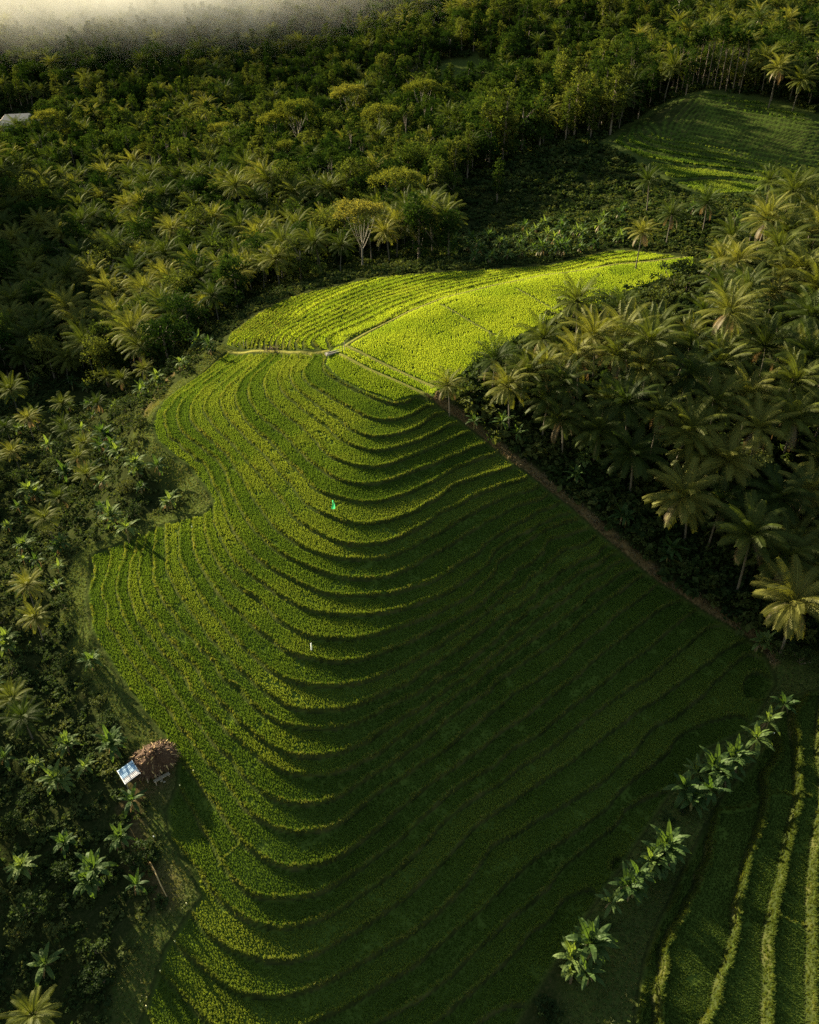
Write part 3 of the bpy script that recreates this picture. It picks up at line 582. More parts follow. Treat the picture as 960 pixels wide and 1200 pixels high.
# ------------------------------------------------------------------ where things stand
OCC = {}
def occ_ok(x, y, r):
    i, j = int(x//8), int(y//8)
    for a in (-1, 0, 1):
        for b in (-1, 0, 1):
            for q in OCC.get((i+a, j+b), ()):
                if (q[0]-x)**2+(q[1]-y)**2 < (.5*(r+q[2]))**2: return False
    return True
def occ_add(x, y, r): OCC.setdefault((int(x//8), int(y//8)), []).append((x, y, r))
def on_land(px, py, h=0.):
    p = cast(px, py, h); return (float(p[0]), float(p[1]), float(ground_z(p[0], p[1]))-.05)
hq = on_land(178, 905); occ_add(hq[0], hq[1], 9.); occ_add(hq[0]-3, hq[1]-2, 6.)
for qx, qy in ((6, 150), (22, 142), (36, 144), (14, 158), (30, 156), (44, 136)):
    q = on_land(qx, qy); occ_add(q[0], q[1], 15.)
rv = lambda: random.uniform(0, 6.28)
# palms one can tell apart along the front of the grove: crown position in the photo, scale, kind, words
FRONT = [
 (528,452,.62,1,'short yellowed palm at the upper tip of the grove, its fronds touching the terrace edge'),
 (579,424,.82,6,'palm with hanging golden dead fronds, second from the tip of the grove'),
 (637,392,.86,3,'palm whose dark spear leaves stand against the bright flat paddy, third along the grove tip'),
 (640,470,.98,0,'broad star-shaped palm above the dark green bush at the terrace edge'),
 (681,356,.92,2,'upright palm standing free against the sunlit paddy, tallest on the plateau side'),
 (727,361,.80,4,'narrow palm with drooping brown skirt beside the free-standing one on the plateau'),
 (683,424,.98,8,'palm with gold lower fronds behind the star-shaped one'),
 (722,418,.86,9,'dark palm squeezed between the two gold-skirted ones'),
 (780,390,1.02,5,'wide open palm at the right end of the flat paddy with pale spread ribs'),
 (747,532,1.08,0,'big pale star palm leaning out alone above the path bank of the grove'),
 (742,470,.95,7,'mid green palm just above the big pale star palm'),
 (800,500,1.0,2,'bushy upright palm to the upper right of the big pale star palm'),
 (815,582,1.05,3,'olive palm with one bright hanging frond, next down the slope after the big star palm'),
 (862,545,1.0,7,'shaded dark palm above the olive one with the bright hanging frond'),
 (884,628,1.08,4,'palm with yellow tipped hanging fronds above the round bushes of the lower grove'),
 (934,715,1.12,1,'lowest palm of the grove, sunlit golden fronds above the gully'),
 (838,418,1.0,5,'round green palm in the middle of the grove with a clean open centre'),
 (840,468,.95,2,'dark palm directly below the one with the open centre'),
 (922,372,1.05,8,'large olive palm with a brown skirt near the right edge of the grove'),
 (922,445,1.0,7,'deep shaded palm below the large olive one with the brown skirt'),
 (845,345,.9,2,'yellow green palm behind the corner of the flat paddy'),
 (843,306,.9,6,'golden palm at the far right corner of the flat paddy'),
 (905,212,.85,2,'bright plumed palm at the near edge of the small upper field'),
 (945,215,.95,5,'wide bright palm right of the plumed one, before the small upper field'),
 (830,240,.8,3,'leaning golden palm below the near corner of the small upper field'),
 (787,252,.78,1,'arching pale palm above the banana slope, at the top left tip of the grove'),
 (752,272,.72,9,'dark narrow palm at the very left end of the row behind the plateau'),
]
for px, py, s, v, lab in FRONT:
    h = PALM[v][4]*s; x, y, z = on_land(px, py, h)
    if inside(F_MAIN, np.array(x), np.array(y)) or inside(F_TOP, np.array(x), np.array(y)): print('palm in field', px, py)
    place_palm((x, y, z), s, rv(), lab, None, v); occ_add(x, y, 4.2*s)
for px, py in ((600,458),(562,474),(612,434),(662,450),(702,396),(756,428),(800,442),(772,484),(702,500),(664,492),(706,468),(815,530),(842,596),(872,604),(902,582),(926,652),(950,664),(765,402),(890,505),(955,540),(880,470),(900,410),(800,410),(860,380)):
    v = random.randrange(10); s = random.uniform(.8, 1.05); x, y, z = on_land(px, py, PALM[v][4]*s)
    if not any(inside(Q, np.array(x), np.array(y)) for Q in (F_MAIN, F_TOP)) and seg_dist(F_MAIN, np.array(x), np.array(y), True) > 1.5:
        place_palm((x, y, z), s, rv(), 'coconut palm inside the shaded grove right of the terraces, behind its front palms', 'palms inside the grove', v); occ_add(x, y, 4.)
# banana row of the gully
GUL = [(920,824,.75,0,'small banana plant standing alone at the top end of the gully row'),
 (884,868,.95,3,'banana plant with upright sunlit leaves, upper end of the big gully clump'),
 (862,884,.9,1,'banana plant second from the top of the big gully clump'),
 (838,900,1.05,2,'broad banana clump with bright yellow green leaves in the middle of the gully row'),
 (818,905,.85,4,'banana plant with reddish stalks leaning out on the field side of the gully'),
 (805,925,1.0,5,'banana clump with wide pale leaves at the lower end of the big gully clump'),
 (832,928,.85,6,'banana plant with drooping leaves facing the lower right terraces'),
 (782,992,1.0,2,'banana clump with yellow top leaves below the gap in the gully row'),
 (765,1012,.75,7,'small banana plant just below the yellow topped clump'),
 (735,1040,.9,1,'banana plant with a withered pale spike in the middle of the lower gully row'),
 (718,1056,.7,0,'young banana plant with two broad upright leaves in the lower gully row'),
 (692,1108,1.05,2,'banana clump with star-shaped leaves near the bottom of the gully row'),
 (672,1122,.85,4,'banana plant at the field side of the bottom star-shaped clump'),
 (900,848,.8,6,'banana plant with bent leaves near the top end of the gully row'),
 (848,912,.8,7,'low banana plant filling the lower right of the big gully clump'),
 (772,1003,.85,5,'banana plant leaning over the field, beside the yellow topped clump'),
 (748,1030,.85,6,'full banana plant joining the yellow topped clump to the withered spike'),
 (688,1138,.75,0,'small banana plant hanging over the dark hollow at the bottom of the gully')]
for px, py, s, v, lab in GUL:
    x, y, z = on_land(px, py, 2.2*s); place_banana((x, y, z), s*1.05, rv(), lab, 'banana plants along the gully', v); occ_add(x, y, 1.5)
for px, py, s, v, lab in [(632,1180,.72,0,'round leafy bush at the bottom of the gully'),(704,1082,.6,1,'small round-leaved bush between two banana plants of the gully'),(785,955,.6,2,'dark bush under the lower end of the big banana clump'),(800,945,.5,3,'low brown-tinged bush below the big banana clump')]:
    x, y, z = on_land(px, py, 1.); place_bush((x, y, z), s, rv(), lab, None, v); occ_add(x, y, 1.2)
# grove edge bananas and bushes
EDGE_B = [(556,493,.7,'withered banana plant with reddish dead leaves near the grove tip'),(588,500,.8,'pale banana plant on the bank between the star palm and the terraces'),(606,512,.7,'banana plant with drooping brown leaves on the grove bank'),
 (674,562,.85,'banana plant with white-green leaves standing alone on the brown bank'),(728,607,.8,'small star-shaped banana plant on the brown bank below the big star palm'),(787,650,.95,'banana plant with one tall upright leaf at the low end of the brown bank'),(690,535,.8,'dark banana plant hidden behind the brown bank'),(897,752,.8,'shaded banana plant at the corner where bank and gully meet')]
for px, py, s, lab in EDGE_B:
    x, y, z = on_land(px, py, 2.*s); place_banana((x, y, z), s, rv(), lab); occ_add(x, y, 2)
EDGE_S = [(600,488,1.2,'dark green round bush under the star palm at the grove tip'),(640,520,1.3,'wide dark bush behind the brown bank, left of the big star palm'),(660,510,1.2,'dark bush in the shade under the star palm'),(705,575,.9,'spotted bush on the bank under the big star palm'),(760,625,1.1,'leafy bush on the bank left of the olive palm'),
 (805,665,1.3,'large round bush with pale leaves at the low end of the bank'),(835,680,1.4,'largest round bush of the lower grove, under the yellow tipped palm'),(865,705,1.2,'round bush above the dark corner of the terraces'),(915,760,1.0,'bush under the lowest palm of the grove'),(940,770,1.0,'bush on the gully side of the lowest palm'),(575,475,1.,'bush between the first two palms of the grove tip'),(720,560,1.,'dark bush at the foot of the big star palm')]
for i, (px, py, s, lab) in enumerate(EDGE_S):
    x, y, z = on_land(px, py, 1.3); place_bush((x, y, z), s, rv(), lab, None, i % 5); occ_add(x, y, 2)
# garden bananas on the left that stand out
LEFT_B = [(155,938,.95,0,'banana plant directly below the pale metal sheet of the hut'),(130,872,1.1,2,'lush banana clump above left of the hut'),(108,775,.9,1,'single banana plant with two upright leaves on the grass left of the terraces'),(163,1040,.8,3,'small star-shaped banana plant left of the fallen bamboo pole'),
 (100,898,.8,4,'banana plant with a yellow leaf left of the hut'),(65,915,1.1,2,'wide banana clump with pale arching leaves, left of the hut'),(75,990,.8,1,'small dim banana plant on the dark floor below the hut'),(110,1020,1.2,5,'feathery dark clump beside the foot track'),(142,985,.9,7,'banana plant at the top of the foot track'),
 (148,622,1.0,3,'dry golden banana plant at the notch between the two terrace lobes'),(200,585,.9,4,'banana plant beside the notch of the terrace edge'),(130,605,1.0,2,'banana clump with white-edged leaves left of the notch'),(120,508,1.1,5,'bright green banana clump left of the upper terrace lobe'),(118,525,1.0,6,'second bright banana clump just below the brightest one'),
 (160,545,1.0,2,'banana clump close to the inward curve of the terraces'),(75,552,1.0,1,'banana plant with dark star leaves on the left slope'),(35,575,1.15,5,'large feathery banana clump far down the left slope'),(185,545,.9,0,'tall pale banana plant at the bend of the terrace path'),
 (232,400,1.0,2,'banana clump at the top of the grassy bank by the forest'),(212,425,.9,4,'dry brown banana plant on the upper grassy bank'),(245,405,.8,7,'banana plant touching the left end of the ridge path'),(185,442,.9,5,'withered banana clump halfway down the grassy bank'),(165,455,.9,1,'golden banana plant at the foot of the grassy bank')]
for px, py, s, v, lab in LEFT_B:
    s *= .8 if py > 700 else .92; x, y, z = on_land(px, py, 2.*s); place_banana((x, y, z), s, rv(), lab, None, v); occ_add(x, y, 2.2)
# trees that stand out in the forest: crown position
for kind, px, py, s, v, lab in [
 ('umbrella',425,-315,.94,0,'spreading pale-limbed tree with thin olive crown at the forest edge above the terraces'),
 ('umbrella',468,-274,1.1,1,'yellow crowned spreading tree behind the pale-limbed one'),
 ('umbrella',345,128,1.3,2,'flat topped tree on several pale trunks in the middle of the forest'),
 ('umbrella',322,140,1.0,0,'lower flat topped tree at the left side of the tallest flat crown'),
 ('umbrella',448,132,1.1,1,'pale feathery tree right of the flat topped group'),
 ('umbrella',258,150,.8,2,'small pale tree with a thin white trunk left of the flat topped group'),
 ('slender',410,155,.9,0,'thin white trunked tree between the flat topped group and the pale feathery tree'),
 ('column',600,128,1.1,0,'dark green columnar tree, left of a pair above the banana slope'),
 ('column',614,122,1.2,1,'brighter columnar tree, right of the pair above the banana slope'),
 ('column',585,195,.9,2,'rounded columnar tree at the left edge of the banana slope'),
 ('round',85,88,1.15,0,'dark round tree left of the mist gap'),('round',178,55,1.2,3,'pointed dark tree standing right in front of the mist'),
 ('round',60,128,1.0,1,'round dark tree beside the pale roof')]:
    h = TREES[kind][v][2]*s*.86 if py > 0 else 0.; x, y, z = on_land(px, abs(py), h); place_tree(kind, (x, y, z), s, rv(), lab, None, v); occ_add(x, y, 5)
for px, py, s, v, lab in [(912,78,1.1,4,'tall palm with brown skirt and bare trunk behind the upper field'),(893,22,1.2,4,'tallest palm on the skyline behind the upper field'),(938,92,1.,2,'slim palm behind the right corner of the upper field')]:
    h = PALM[v][4]*s; x, y, z = on_land(px, py, h); place_palm((x, y, z), s, rv(), lab, None, v); occ_add(x, y, 5)
TR = poly_px([(790,110),(800,104),(815,100),(830,101),(845,104),(862,108),(875,110)])
for i, (px, py) in enumerate([(793,113),(800,109),(806,107),(812,105),(818,103),(824,103),(830,104),(838,105),(845,107),(852,109),(860,110),(868,112)]):
    x, y, z = on_land(px, py); place_tree('slender', (x, y+1.5, z), .95, rv(), 'thin pale trunk in the close row behind the upper field', 'close row of thin trunks behind the upper field'); occ_add(x, y, 2.5)
# the forest fills the rest
ZG = [(500,470),(903,778),(960,795),(1400,870),(1400,215),(1000,208),(960,212),(900,230),(845,236),(795,222),(735,270),(740,296),(822,298),(815,322),(720,355),(640,384),(560,430)]
ZGC = [(520,452),(575,420),(640,388),(700,372),(790,388),(828,330),(822,298),(760,288),(725,270),(800,250),(860,246),(900,230),(1000,224),(1400,200),(1400,950),(935,770),(880,710),(700,560),(600,500)]
ZS = [(540,312),(515,245),(555,205),(620,180),(705,160),(780,225),(735,272),(740,290),(640,306)]
ZC = [(500,75),(560,60),(588,78),(582,106),(530,112),(498,100)]
ZV = [(-400,215),(330,235),(520,262),(540,318),(440,326),(330,352),(268,392),(200,440),(150,455),(-400,440)]
ZL = [(-400,440),(170,448),(205,480),(240,590),(100,648),(100,742),(165,834),(205,890),(232,1052),(165,1190),(120,1420),(-500,1500)]
def zone(px, py):
    for nm, z in (('slope', ZS), ('clear', ZC), ('grove', ZG), ('valley', ZV), ('garden', ZL)):
        if inside(np.array(z, float), np.array(px), np.array(py)): return nm
    return 'far' if py < 330 else None
cand = []
def fill(n, x0, x1, y0, y1):
    for _ in range(n):
        x = random.uniform(x0, x1); y = random.uniform(y0, y1); cand.append((x, y))
fill(14000, -95, 95, 20, 200); fill(24000, -200, 200, 130, 340); fill(26000, -330, 330, 300, 640)
CX = np.array(cand); cz = ground_z(CX[:, 0], CX[:, 1]); PX, PY, PF = project(np.c_[CX, cz])
infield = np.zeros(len(CX), bool)
for Pf in (F_MAIN, F_TOP, F_NORTH, F_LOW, F_UP):
    infield |= inside(Pf, CX[:, 0], CX[:, 1]) | (seg_dist(Pf, CX[:, 0], CX[:, 1], True) < 2.0)
ok = (~infield) & (PX > -320) & (PX < 1330) & (PY < 1330) & (PY > -70)
FPX_POLY = [np.stack(project(Q)[:2], -1) for Q in (F_TOP, F_NORTH, F_UP)]
put = []; LIM = dict(palm=285, round=280, column=240, slender=45, umbrella=20, banana=250, bush=230)
for i in np.nonzero(ok)[0]:
    x, y = CX[i]; z = cz[i]; zn = zone(PX[i], PY[i])
    if zn is None or zn == 'clear': continue
    r = random.random(); near = PY[i] > 330
    if zn == 'grove': k = 'palm' if r < .84 else 'bush' if r < .93 else 'banana'
    elif zn == 'valley': k = 'palm' if r < .58 else 'round' if r < .9 else 'bush'
    elif zn == 'garden': k = 'banana' if r < .4 else 'palm' if r < .62 else 'bush'
    elif zn == 'slope': k = 'banana' if r < .75 else 'bush'
    else:
        pf = .2 if PX[i] < 300 else .13
        if PX[i] > 640: pf = .36
        k = 'palm' if r < pf else 'round' if r < pf+.42*(1-pf)/.6 else 'column' if r < .92 else 'slender' if r < .965 else 'umbrella'
        if PX[i] > 500 and PX[i] < 720 and PY[i] > 90 and r > .4: k = 'column' if r < .8 else 'round'
    sp = dict(palm=4.0, round=4.3, column=3.2, slender=3.5, umbrella=7, banana=2.6, bush=2.4)[k]
    if zn == 'grove' and k == 'palm': sp = 3.5
    if zn == 'garden': sp = dict(palm=3.6, banana=3.4, bush=2.6)[k]
    if zn == 'slope': sp *= 1.35
    if zn == 'far' and PF[i] > 330: sp *= 1.15
    if zn in ('garden', 'slope') and k != 'bush' and seg_dist(F_MAIN, np.array(x), np.array(y), True) < 3.5: continue
    if not occ_ok(x, y, sp): continue
    if zn == 'grove' and k == 'palm':
        cx, cyy, _ = project(np.array([x, y, z+9.]))
        if not inside(np.array(ZGC, float), cx, cyy): k = 'bush'; sp = 2.4
    if k not in ('banana', 'bush'):
        cc = [project(np.array([x+q, y, z+hh])) for hh in ((3., 7.) if k == 'palm' else (4., 9., 14.)) for q in (-3., 3.)]
        if any(inside(Q, a_, b_) for Q in FPX_POLY for a_, b_, _ in cc): k = 'bush'; sp = 2.4
        elif seg_dist(F_NORTH, np.array(x), np.array(y), True) < 12: k = 'bush'; sp = 2.4
    if not occ_ok(x, y, sp): continue
    occ_add(x, y, sp); put.append((float(PF[i]), k, zn, float(x), float(y), float(z)))
put.sort()
WORDS = {
 ('palm', 'grove'): ('coconut palm inside the shaded grove right of the terraces, behind its front palms', 'palms inside the grove'),
 ('palm', 'valley'): ('dark coconut palm packed in the valley left of and behind the sunlit ridge', 'palms packed in the left valley'),
 ('palm', 'garden'): ('small dim palm among the banana garden on the lower left slope', 'small palms of the banana garden'),
 ('palm', 'far'): ('coconut palm in the broadleaf forest of the far hillside', 'palms of the far hillside'),
 ('banana', 'grove'): ('banana plant half hidden under the palms of the right grove', 'bananas under the grove palms'),
 ('banana', 'garden'): ('dim banana plant crowded in the garden on the lower left slope', 'bananas of the left garden'),
 ('banana', 'slope'): ('banana plant on the shaded green slope behind the plateau, below the upper field', 'bananas on the slope behind the plateau'),
 ('bush', 'grove'): ('dark leafy bush under the palms of the right grove', 'bushes under the grove palms'),
 ('bush', 'garden'): ('dark leafy bush between the bananas of the lower left slope', 'bushes of the left garden'),
 ('bush', 'valley'): ('dark leafy bush under the palms of the left valley', 'bushes of the left valley'),
 ('bush', 'slope'): ('low leafy bush on the shaded slope behind the plateau', 'bushes on the slope behind the plateau'),
 ('bush', 'far'): ('dark leafy bush at the edge of the far forest behind the fields', 'bushes at the far forest edge'),
 ('round', 'valley'): ('dark broadleaf tree standing among the palms of the left valley', 'broadleaf trees of the left valley'),
 ('round', 'far'): ('round crowned broadleaf tree of the far forest hillside', 'broadleaf trees of the far hillside'),
 ('column', 'far'): ('tall narrow dense tree of the far forest hillside', 'columnar trees of the far hillside'),
 ('slender', 'far'): ('thin pale trunked tree in the far forest hillside', 'thin trunked trees of the far hillside'),
 ('umbrella', 'far'): ('small flat crowned olive tree of the far forest hillside', 'flat crowned trees of the far hillside'),
}
n_k = {}; rest = []
for f, k, zn, x, y, z in put:
    n_k[k] = n_k.get(k, 0)+1
    if n_k[k] > LIM[k] or f > 420: rest.append((k, x, y, z)); continue
    lab, grp = WORDS[(k, zn)] if (k, zn) in WORDS else WORDS[(k, 'grove')]; p = (x, y, z-.1); rz = rv()
    if k == 'palm': place_palm(p, (.5 if zn == 'garden' else random.uniform(.72, 1.18)), rz, lab, grp)
    elif k == 'banana': place_banana(p, random.uniform(.5, .95)*(1.15 if zn == 'slope' else 1), rz, lab, grp)
    elif k == 'bush': place_bush(p, random.uniform(1.2, 2.1) if zn == 'grove' else random.uniform(.6, 1.2), rz, lab, grp)
    else: place_tree(k, p, random.uniform(.7, 1.15)*(1.35 if 560 < project(np.array(p))[0] < 800 and zn == 'far' and y > 230 else 1.), rz, lab, grp)
print('placed', COUNT, 'rest', len(rest))
def joined(parts, name):
    V = []; F = []; mi = []; mats = []
    for me_, off in parts:
        b = len(V); V += [v.co+Vector(off) for v in me_.vertices]
        if me_.materials[0] not in mats: mats.append(me_.materials[0])
        k = mats.index(me_.materials[0])
        for p in me_.polygons: F.append(tuple(b+i for i in p.vertices)); mi.append(k)
    m_ = mesh(name, V, F, None, False)
    for q in mats: m_.materials.append(q)
    m_.polygons.foreach_set('material_index', mi); return proto(name, m_)
KIN = {'palm': [joined([(PALM[i][0], PALM[i][3]), (PALM[i][2], (0, 0, 0))], 'whole_palm') for i in range(4)]}
for k in ('round', 'column', 'slender', 'umbrella'): KIN[k] = [joined([(t[0], (0, 0, 0)), (t[1], (0, 0, 0))], 'whole_tree') for t in TREES[k][:3]]
far_pts = [q for q in rest if q[0] in ('round', 'column', 'slender', 'umbrella')]
if far_pts:
    P = np.array([q[1:] for q in far_pts]); n = len(P)
    scatter('far_forest', P-np.array([0, 0, .1]), KIN['round']+KIN['column'], RNG.uniform(.75, 1.15, n), RNG.uniform(0, 6.28, n), 'hazy broadleaf forest covering the farthest hillside', 'forest')
far_pts = [q for q in rest if q[0] == 'palm']
if far_pts:
    P = np.array([q[1:] for q in far_pts]); n = len(P)
    scatter('far_palm_forest', P-np.array([0, 0, .1]), KIN['palm'], RNG.uniform(.8, 1.15, n), RNG.uniform(0, 6.28, n), 'mass of far palms mingled with the farthest forest', 'forest')
# undergrowth and grass
def weed(seed, m, name, r=.9, n=150, size=.34):
    rg = random.Random(seed); V = []; F = []
    leaf_cloud(V, F, rg, [(rg.gauss(0, r*.45), rg.gauss(0, r*.45), rg.uniform(.05, .45), r*rg.uniform(.4, .7), .6) for _ in range(4)], n, size); return proto(name, mesh(name, V, F, m, False))
GROVE_W = np.array([on_land(px, py)[:2] for px, py in ((540,478),(700,600),(895,742),(960,770),(1060,700),(1060,260),(830,330),(640,400))])
WEED = [weed(600+i, M['bush'], 'weed_clump') for i in range(5)]
ux = []; 
for (x0, x1, y0, y1, sp) in ((-95, 95, 18, 200, 1.35), (-200, 200, 200, 340, 2.4), (-340, 340, 340, 620, 5.)):
    gx, gy = np.meshgrid(np.arange(x0, x1, sp), np.arange(y0, y1, sp)); gx = gx+RNG.uniform(-.5, .5, gx.shape)*sp; gy = gy+RNG.uniform(-.5, .5, gy.shape)*sp; ux.append(np.c_[gx.ravel(), gy.ravel()])
ux = np.concatenate(ux); uz = ground_z(ux[:, 0], ux[:, 1]); px, py, f = project(np.c_[ux, uz]); k = (px > -300) & (px < 1330) & (py < 1330)
for Pf in (F_MAIN, F_TOP, F_NORTH, F_LOW, F_UP): k &= ~(inside(Pf, ux[:, 0], ux[:, 1]) | (seg_dist(Pf, ux[:, 0], ux[:, 1], True) < .9))
k &= (lerp_grid(MEAD, ux[:, 0], ux[:, 1]) < RNG.uniform(.05, .9, len(ux))) & (lerp_grid(SOIL, ux[:, 0], ux[:, 1]) < RNG.uniform(.1, .9, len(ux)))
g1 = .5+.5*np.sin(ux[:, 0]*.23+1.9*np.sin(ux[:, 1]*.17))*np.sin(ux[:, 1]*.29+1.2)
k &= (py < 440) | (px > 400) | (g1 > RNG.uniform(-.3, .7, len(ux)))
P = np.c_[ux, uz][k]; n = len(P); print('weeds', n)
scatter('undergrowth', P, WEED, RNG.uniform(.5, 1.15, n)*(1+1.5*inside(GROVE_W, P[:, 0], P[:, 1]))*(1+1.2*np.clip((P[:, 1]-150)/100, 0, 1)+1.2*np.clip((P[:, 1]-330)/40, 0, 1)), RNG.uniform(0, 6.28, n), 'dark leafy undergrowth covering the floor between the trees', 'undergrowth')
GT = [tuft(40+i, 12, .2, .22, .03, .9, M['grass'], 'grass_tuft') for i in range(4)]
gx, gy = np.meshgrid(np.arange(-70, 62, .3), np.arange(18, 150, .3)); gx = (gx+RNG.uniform(-.15, .15, gx.shape)).ravel(); gy = (gy+RNG.uniform(-.15, .15, gy.shape)).ravel()
gz = ground_z(gx, gy); px, py, f = project(np.c_[gx, gy, gz]); k = (px > -100) & (px < 1060) & (py < 1290) & ((lerp_grid(MEAD, gx, gy) > RNG.uniform(.2, .8, len(gx))) | (lerp_grid(SOIL, gx, gy) > RNG.uniform(.4, 1.6, len(gx)))) & (lerp_grid(PADDY, gx, gy) < .3)
P = np.c_[gx, gy, gz][k]; n = len(P); print('grass', n)
scatter('bank_grass', P, GT, RNG.uniform(.6, 1.3, n), RNG.uniform(0, 6.28, n), 'short rough grass on the banks round the terraces and along the gully', 'grass')
# bund grass: lips of the terraces
bx, by = np.meshgrid(np.arange(-60, 62, .16), np.arange(20, 166, .16)); bx = (bx+RNG.uniform(-.08, .08, bx.shape)).ravel(); by = (by+RNG.uniform(-.12, .12, by.shape)).ravel()
k = (lerp_grid(LIP, bx, by) > .5) & (RNG.random(len(bx)) < .9); bx, by = bx[k], by[k]; bz = ground_z(bx, by); px, py, f = project(np.c_[bx, by, bz]); k = (px > -60) & (px < 1330) & (py < 1290)
P = np.c_[bx, by, bz][k]; n = len(P); print('bund grass', n)
M['bund'] = leaf_mat('bund_grass_blades', [(.2, (0.0546, 0.0810, 0.0127)), (.5, (0.0975, 0.1232, 0.0221)), (.85, (0.1872, 0.1760, 0.0510))], .4, (1.2, 1.1, .4), .0, wscale=.5)
GB = [tuft(60+i, 12, .12, .25, .03, .7, M['bund'], 'bund_tuft') for i in range(4)]
M['low_bund'] = leaf_mat('green_bank_grass_blades', [(.2, (.034, .052, .010)), (.55, (.060, .078, .014)), (.85, (.11, .115, .026))], .4, (1.2, 1.1, .4), .0, wscale=.6)
GL = [tuft(90+i, 14, .16, .3, .03, .9, M['low_bund'], 'bank_tuft') for i in range(4)]
inl = inside(F_LOW, P[:, 0], P[:, 1])
for nm_, Q, kinds, lab in (('bund_grass', P[~inl], GB, 'thin dry grass along the raised rims of the rice terraces'), ('terrace_bank_grass', P[inl], GL, 'sunlit green grass on the stepped banks of the lower right terraces')):
    n = len(Q); scatter(nm_, Q, kinds, RNG.uniform(.5, 1.3, n), RNG.uniform(0, 6.28, n), lab, 'grass')
dx, dy = np.meshgrid(np.arange(0, 50, .22), np.arange(66, 112, .22)); dx = (dx+RNG.uniform(-.1, .1, dx.shape)).ravel(); dy = (dy+RNG.uniform(-.1, .1, dy.shape)).ravel()
k = (lerp_grid(SOIL, dx, dy) > RNG.uniform(.15, 1.2, len(dx))) & (lerp_grid(PADDY, dx, dy) < .3); dx, dy = dx[k], dy[k]; n = len(dx)
GD = [tuft(70+i, 12, .2, .4, .035, .9, M['dry'], 'dry_tuft') for i in range(4)]
scatter('dry_grass', np.c_[dx, dy, ground_z(dx, dy)], GD, RNG.uniform(.5, 1.3, n), RNG.uniform(0, 6.28, n), 'brown dry grass on the bank between the terraces and the palm grove', 'grass')
# ------------------------------------------------------------------ hut and small things
M['thatch'] = solid_mat('thatch', [(.25, (.020, .010, .006)), (.5, (.045, .024, .014)), (.75, (.095, .056, .028))], 9, .95, .5)
M['straw'] = solid_mat('straw', [(.3, (.22, .14, .06)), (.7, (.42, .30, .14))], 5, .9)
M['wood'] = solid_mat('weathered_wood', [(.3, (.14, .11, .08)), (.7, (.28, .24, .19))], 6, .9, .3)
M['sheet'] = solid_mat('painted_sheet', [(.35, (.13, .22, .34)), (.6, (.26, .34, .42))], 1.2, .7)
M['sheet2'] = solid_mat('bare_sheet', [(.35, (.30, .27, .27)), (.65, (.44, .41, .42))], 2., .7)
M['white'] = solid_mat('white_paint', [(.3, (.74, .74, .70)), (.7, (.85, .85, .82))], 4, .6)
M['green_cloth'] = leaf_mat('green_cloth', [(.2, (.02, .26, .09)), (.8, (.04, .34, .13))], .45, (1., 1.1, 1.), .0)
M['yellow'] = solid_mat('yellow_plastic', [(.3, (.62, .55, .22)), (.7, (.75, .70, .40))], 4, .6)
M['concrete'] = solid_mat('concrete', [(.3, (.17, .15, .12)), (.7, (.28, .25, .20))], 3, .9, .2)
M['dry_soil'] = solid_mat('dark_brush', [(.3, (.06, .035, .02)), (.7, (.13, .08, .05))], 6, .95)
def part(name, build, m, parent, smooth=False, loc=(0, 0, 0)):
    V = []; F = []; build(V, F); return obj(name, mesh(name, V, F, m, smooth), parent, loc)
hx, hy, hz = on_land(183, 898); rz = R(38)
H = tag(empty('thatched_hut', (hx, hy, hz), rz, .88), 'small hut with a shaggy brown thatch roof and pale blue metal lean-to', 'hut')
rg = random.Random(9)
for sx in (-1, 1):
    for sy in (-1, 1): part('post', lambda V, F: tube(V, F, [(sx*1.6, sy*1.25, -.3), (sx*1.6, sy*1.25, 1.75)], [.07, .06], 6), M['wood'], H)
def thatch(V, F):
    n = 18; rings = [(2.45, 1.38), (2.42, 1.5), (1.95, 1.85), (1.35, 2.2), (.7, 2.42), (.2, 2.5)]
    for r, z in rings:
        for k in range(n):
            a = 2*math.pi*k/n; q = r*(1+rg.uniform(-.05, .05)); e = 1.0/max(abs(math.cos(a))**3+abs(math.sin(a))**3, .2)**(1/3)
            V.append(Vector((q*math.cos(a)*e*1.0, q*math.sin(a)*e*.82, z+rg.uniform(-.06, .06))))
    for i in range(len(rings)-1):
        for k in range(n): F.append((i*n+k, i*n+(k+1) % n, (i+1)*n+(k+1) % n, (i+1)*n+k))
    F.append(tuple((len(rings)-1)*n+k for k in range(n))); F.append(tuple(reversed(range(n))))
roof = part('thatch_roof', thatch, M['thatch'], H)
def straws(V, F, n, m_len, spread):
    for _ in range(n):
        a = rg.uniform(0, 6.283); t = math.sqrt(rg.uniform(.02, 1)); e = 1.0/max(abs(math.cos(a))**3+abs(math.sin(a))**3, .2)**(1/3)
        p = Vector((2.4*t*math.cos(a)*e, 2.0*t*math.sin(a)*e, 2.6-1.1*t**1.25)); d = Vector((math.cos(a)+rg.uniform(-.7, .7), math.sin(a)*.82+rg.uniform(-.7, .7), -.62+rg.uniform(-.15, .45))).normalized()
        s = d.cross(Vector((rg.uniform(-1, 1), rg.uniform(-1, 1), 1.5))).normalized()*rg.uniform(.025, .085); L = rg.uniform(.35, m_len); b = len(V)
        V += [p-d*L*.4-s, p-d*L*.4+s, p+d*L*.6+s*.4, p+d*L*.6-s*.4]; F.append((b, b+1, b+2, b+3))
part('loose_thatch', lambda V, F: straws(V, F, 1500, 1.3, 1), M['thatch'], roof); part('straw', lambda V, F: straws(V, F, 150, 1.4, 1), M['straw'], roof)
def wall(V, F):
    box(V, F, (0, 1.25, .75), (3.1, .06, 1.5)); box(V, F, (1.6, 0, .6), (.06, 2.4, 1.2))
part('wall', wall, M['wood'], H)
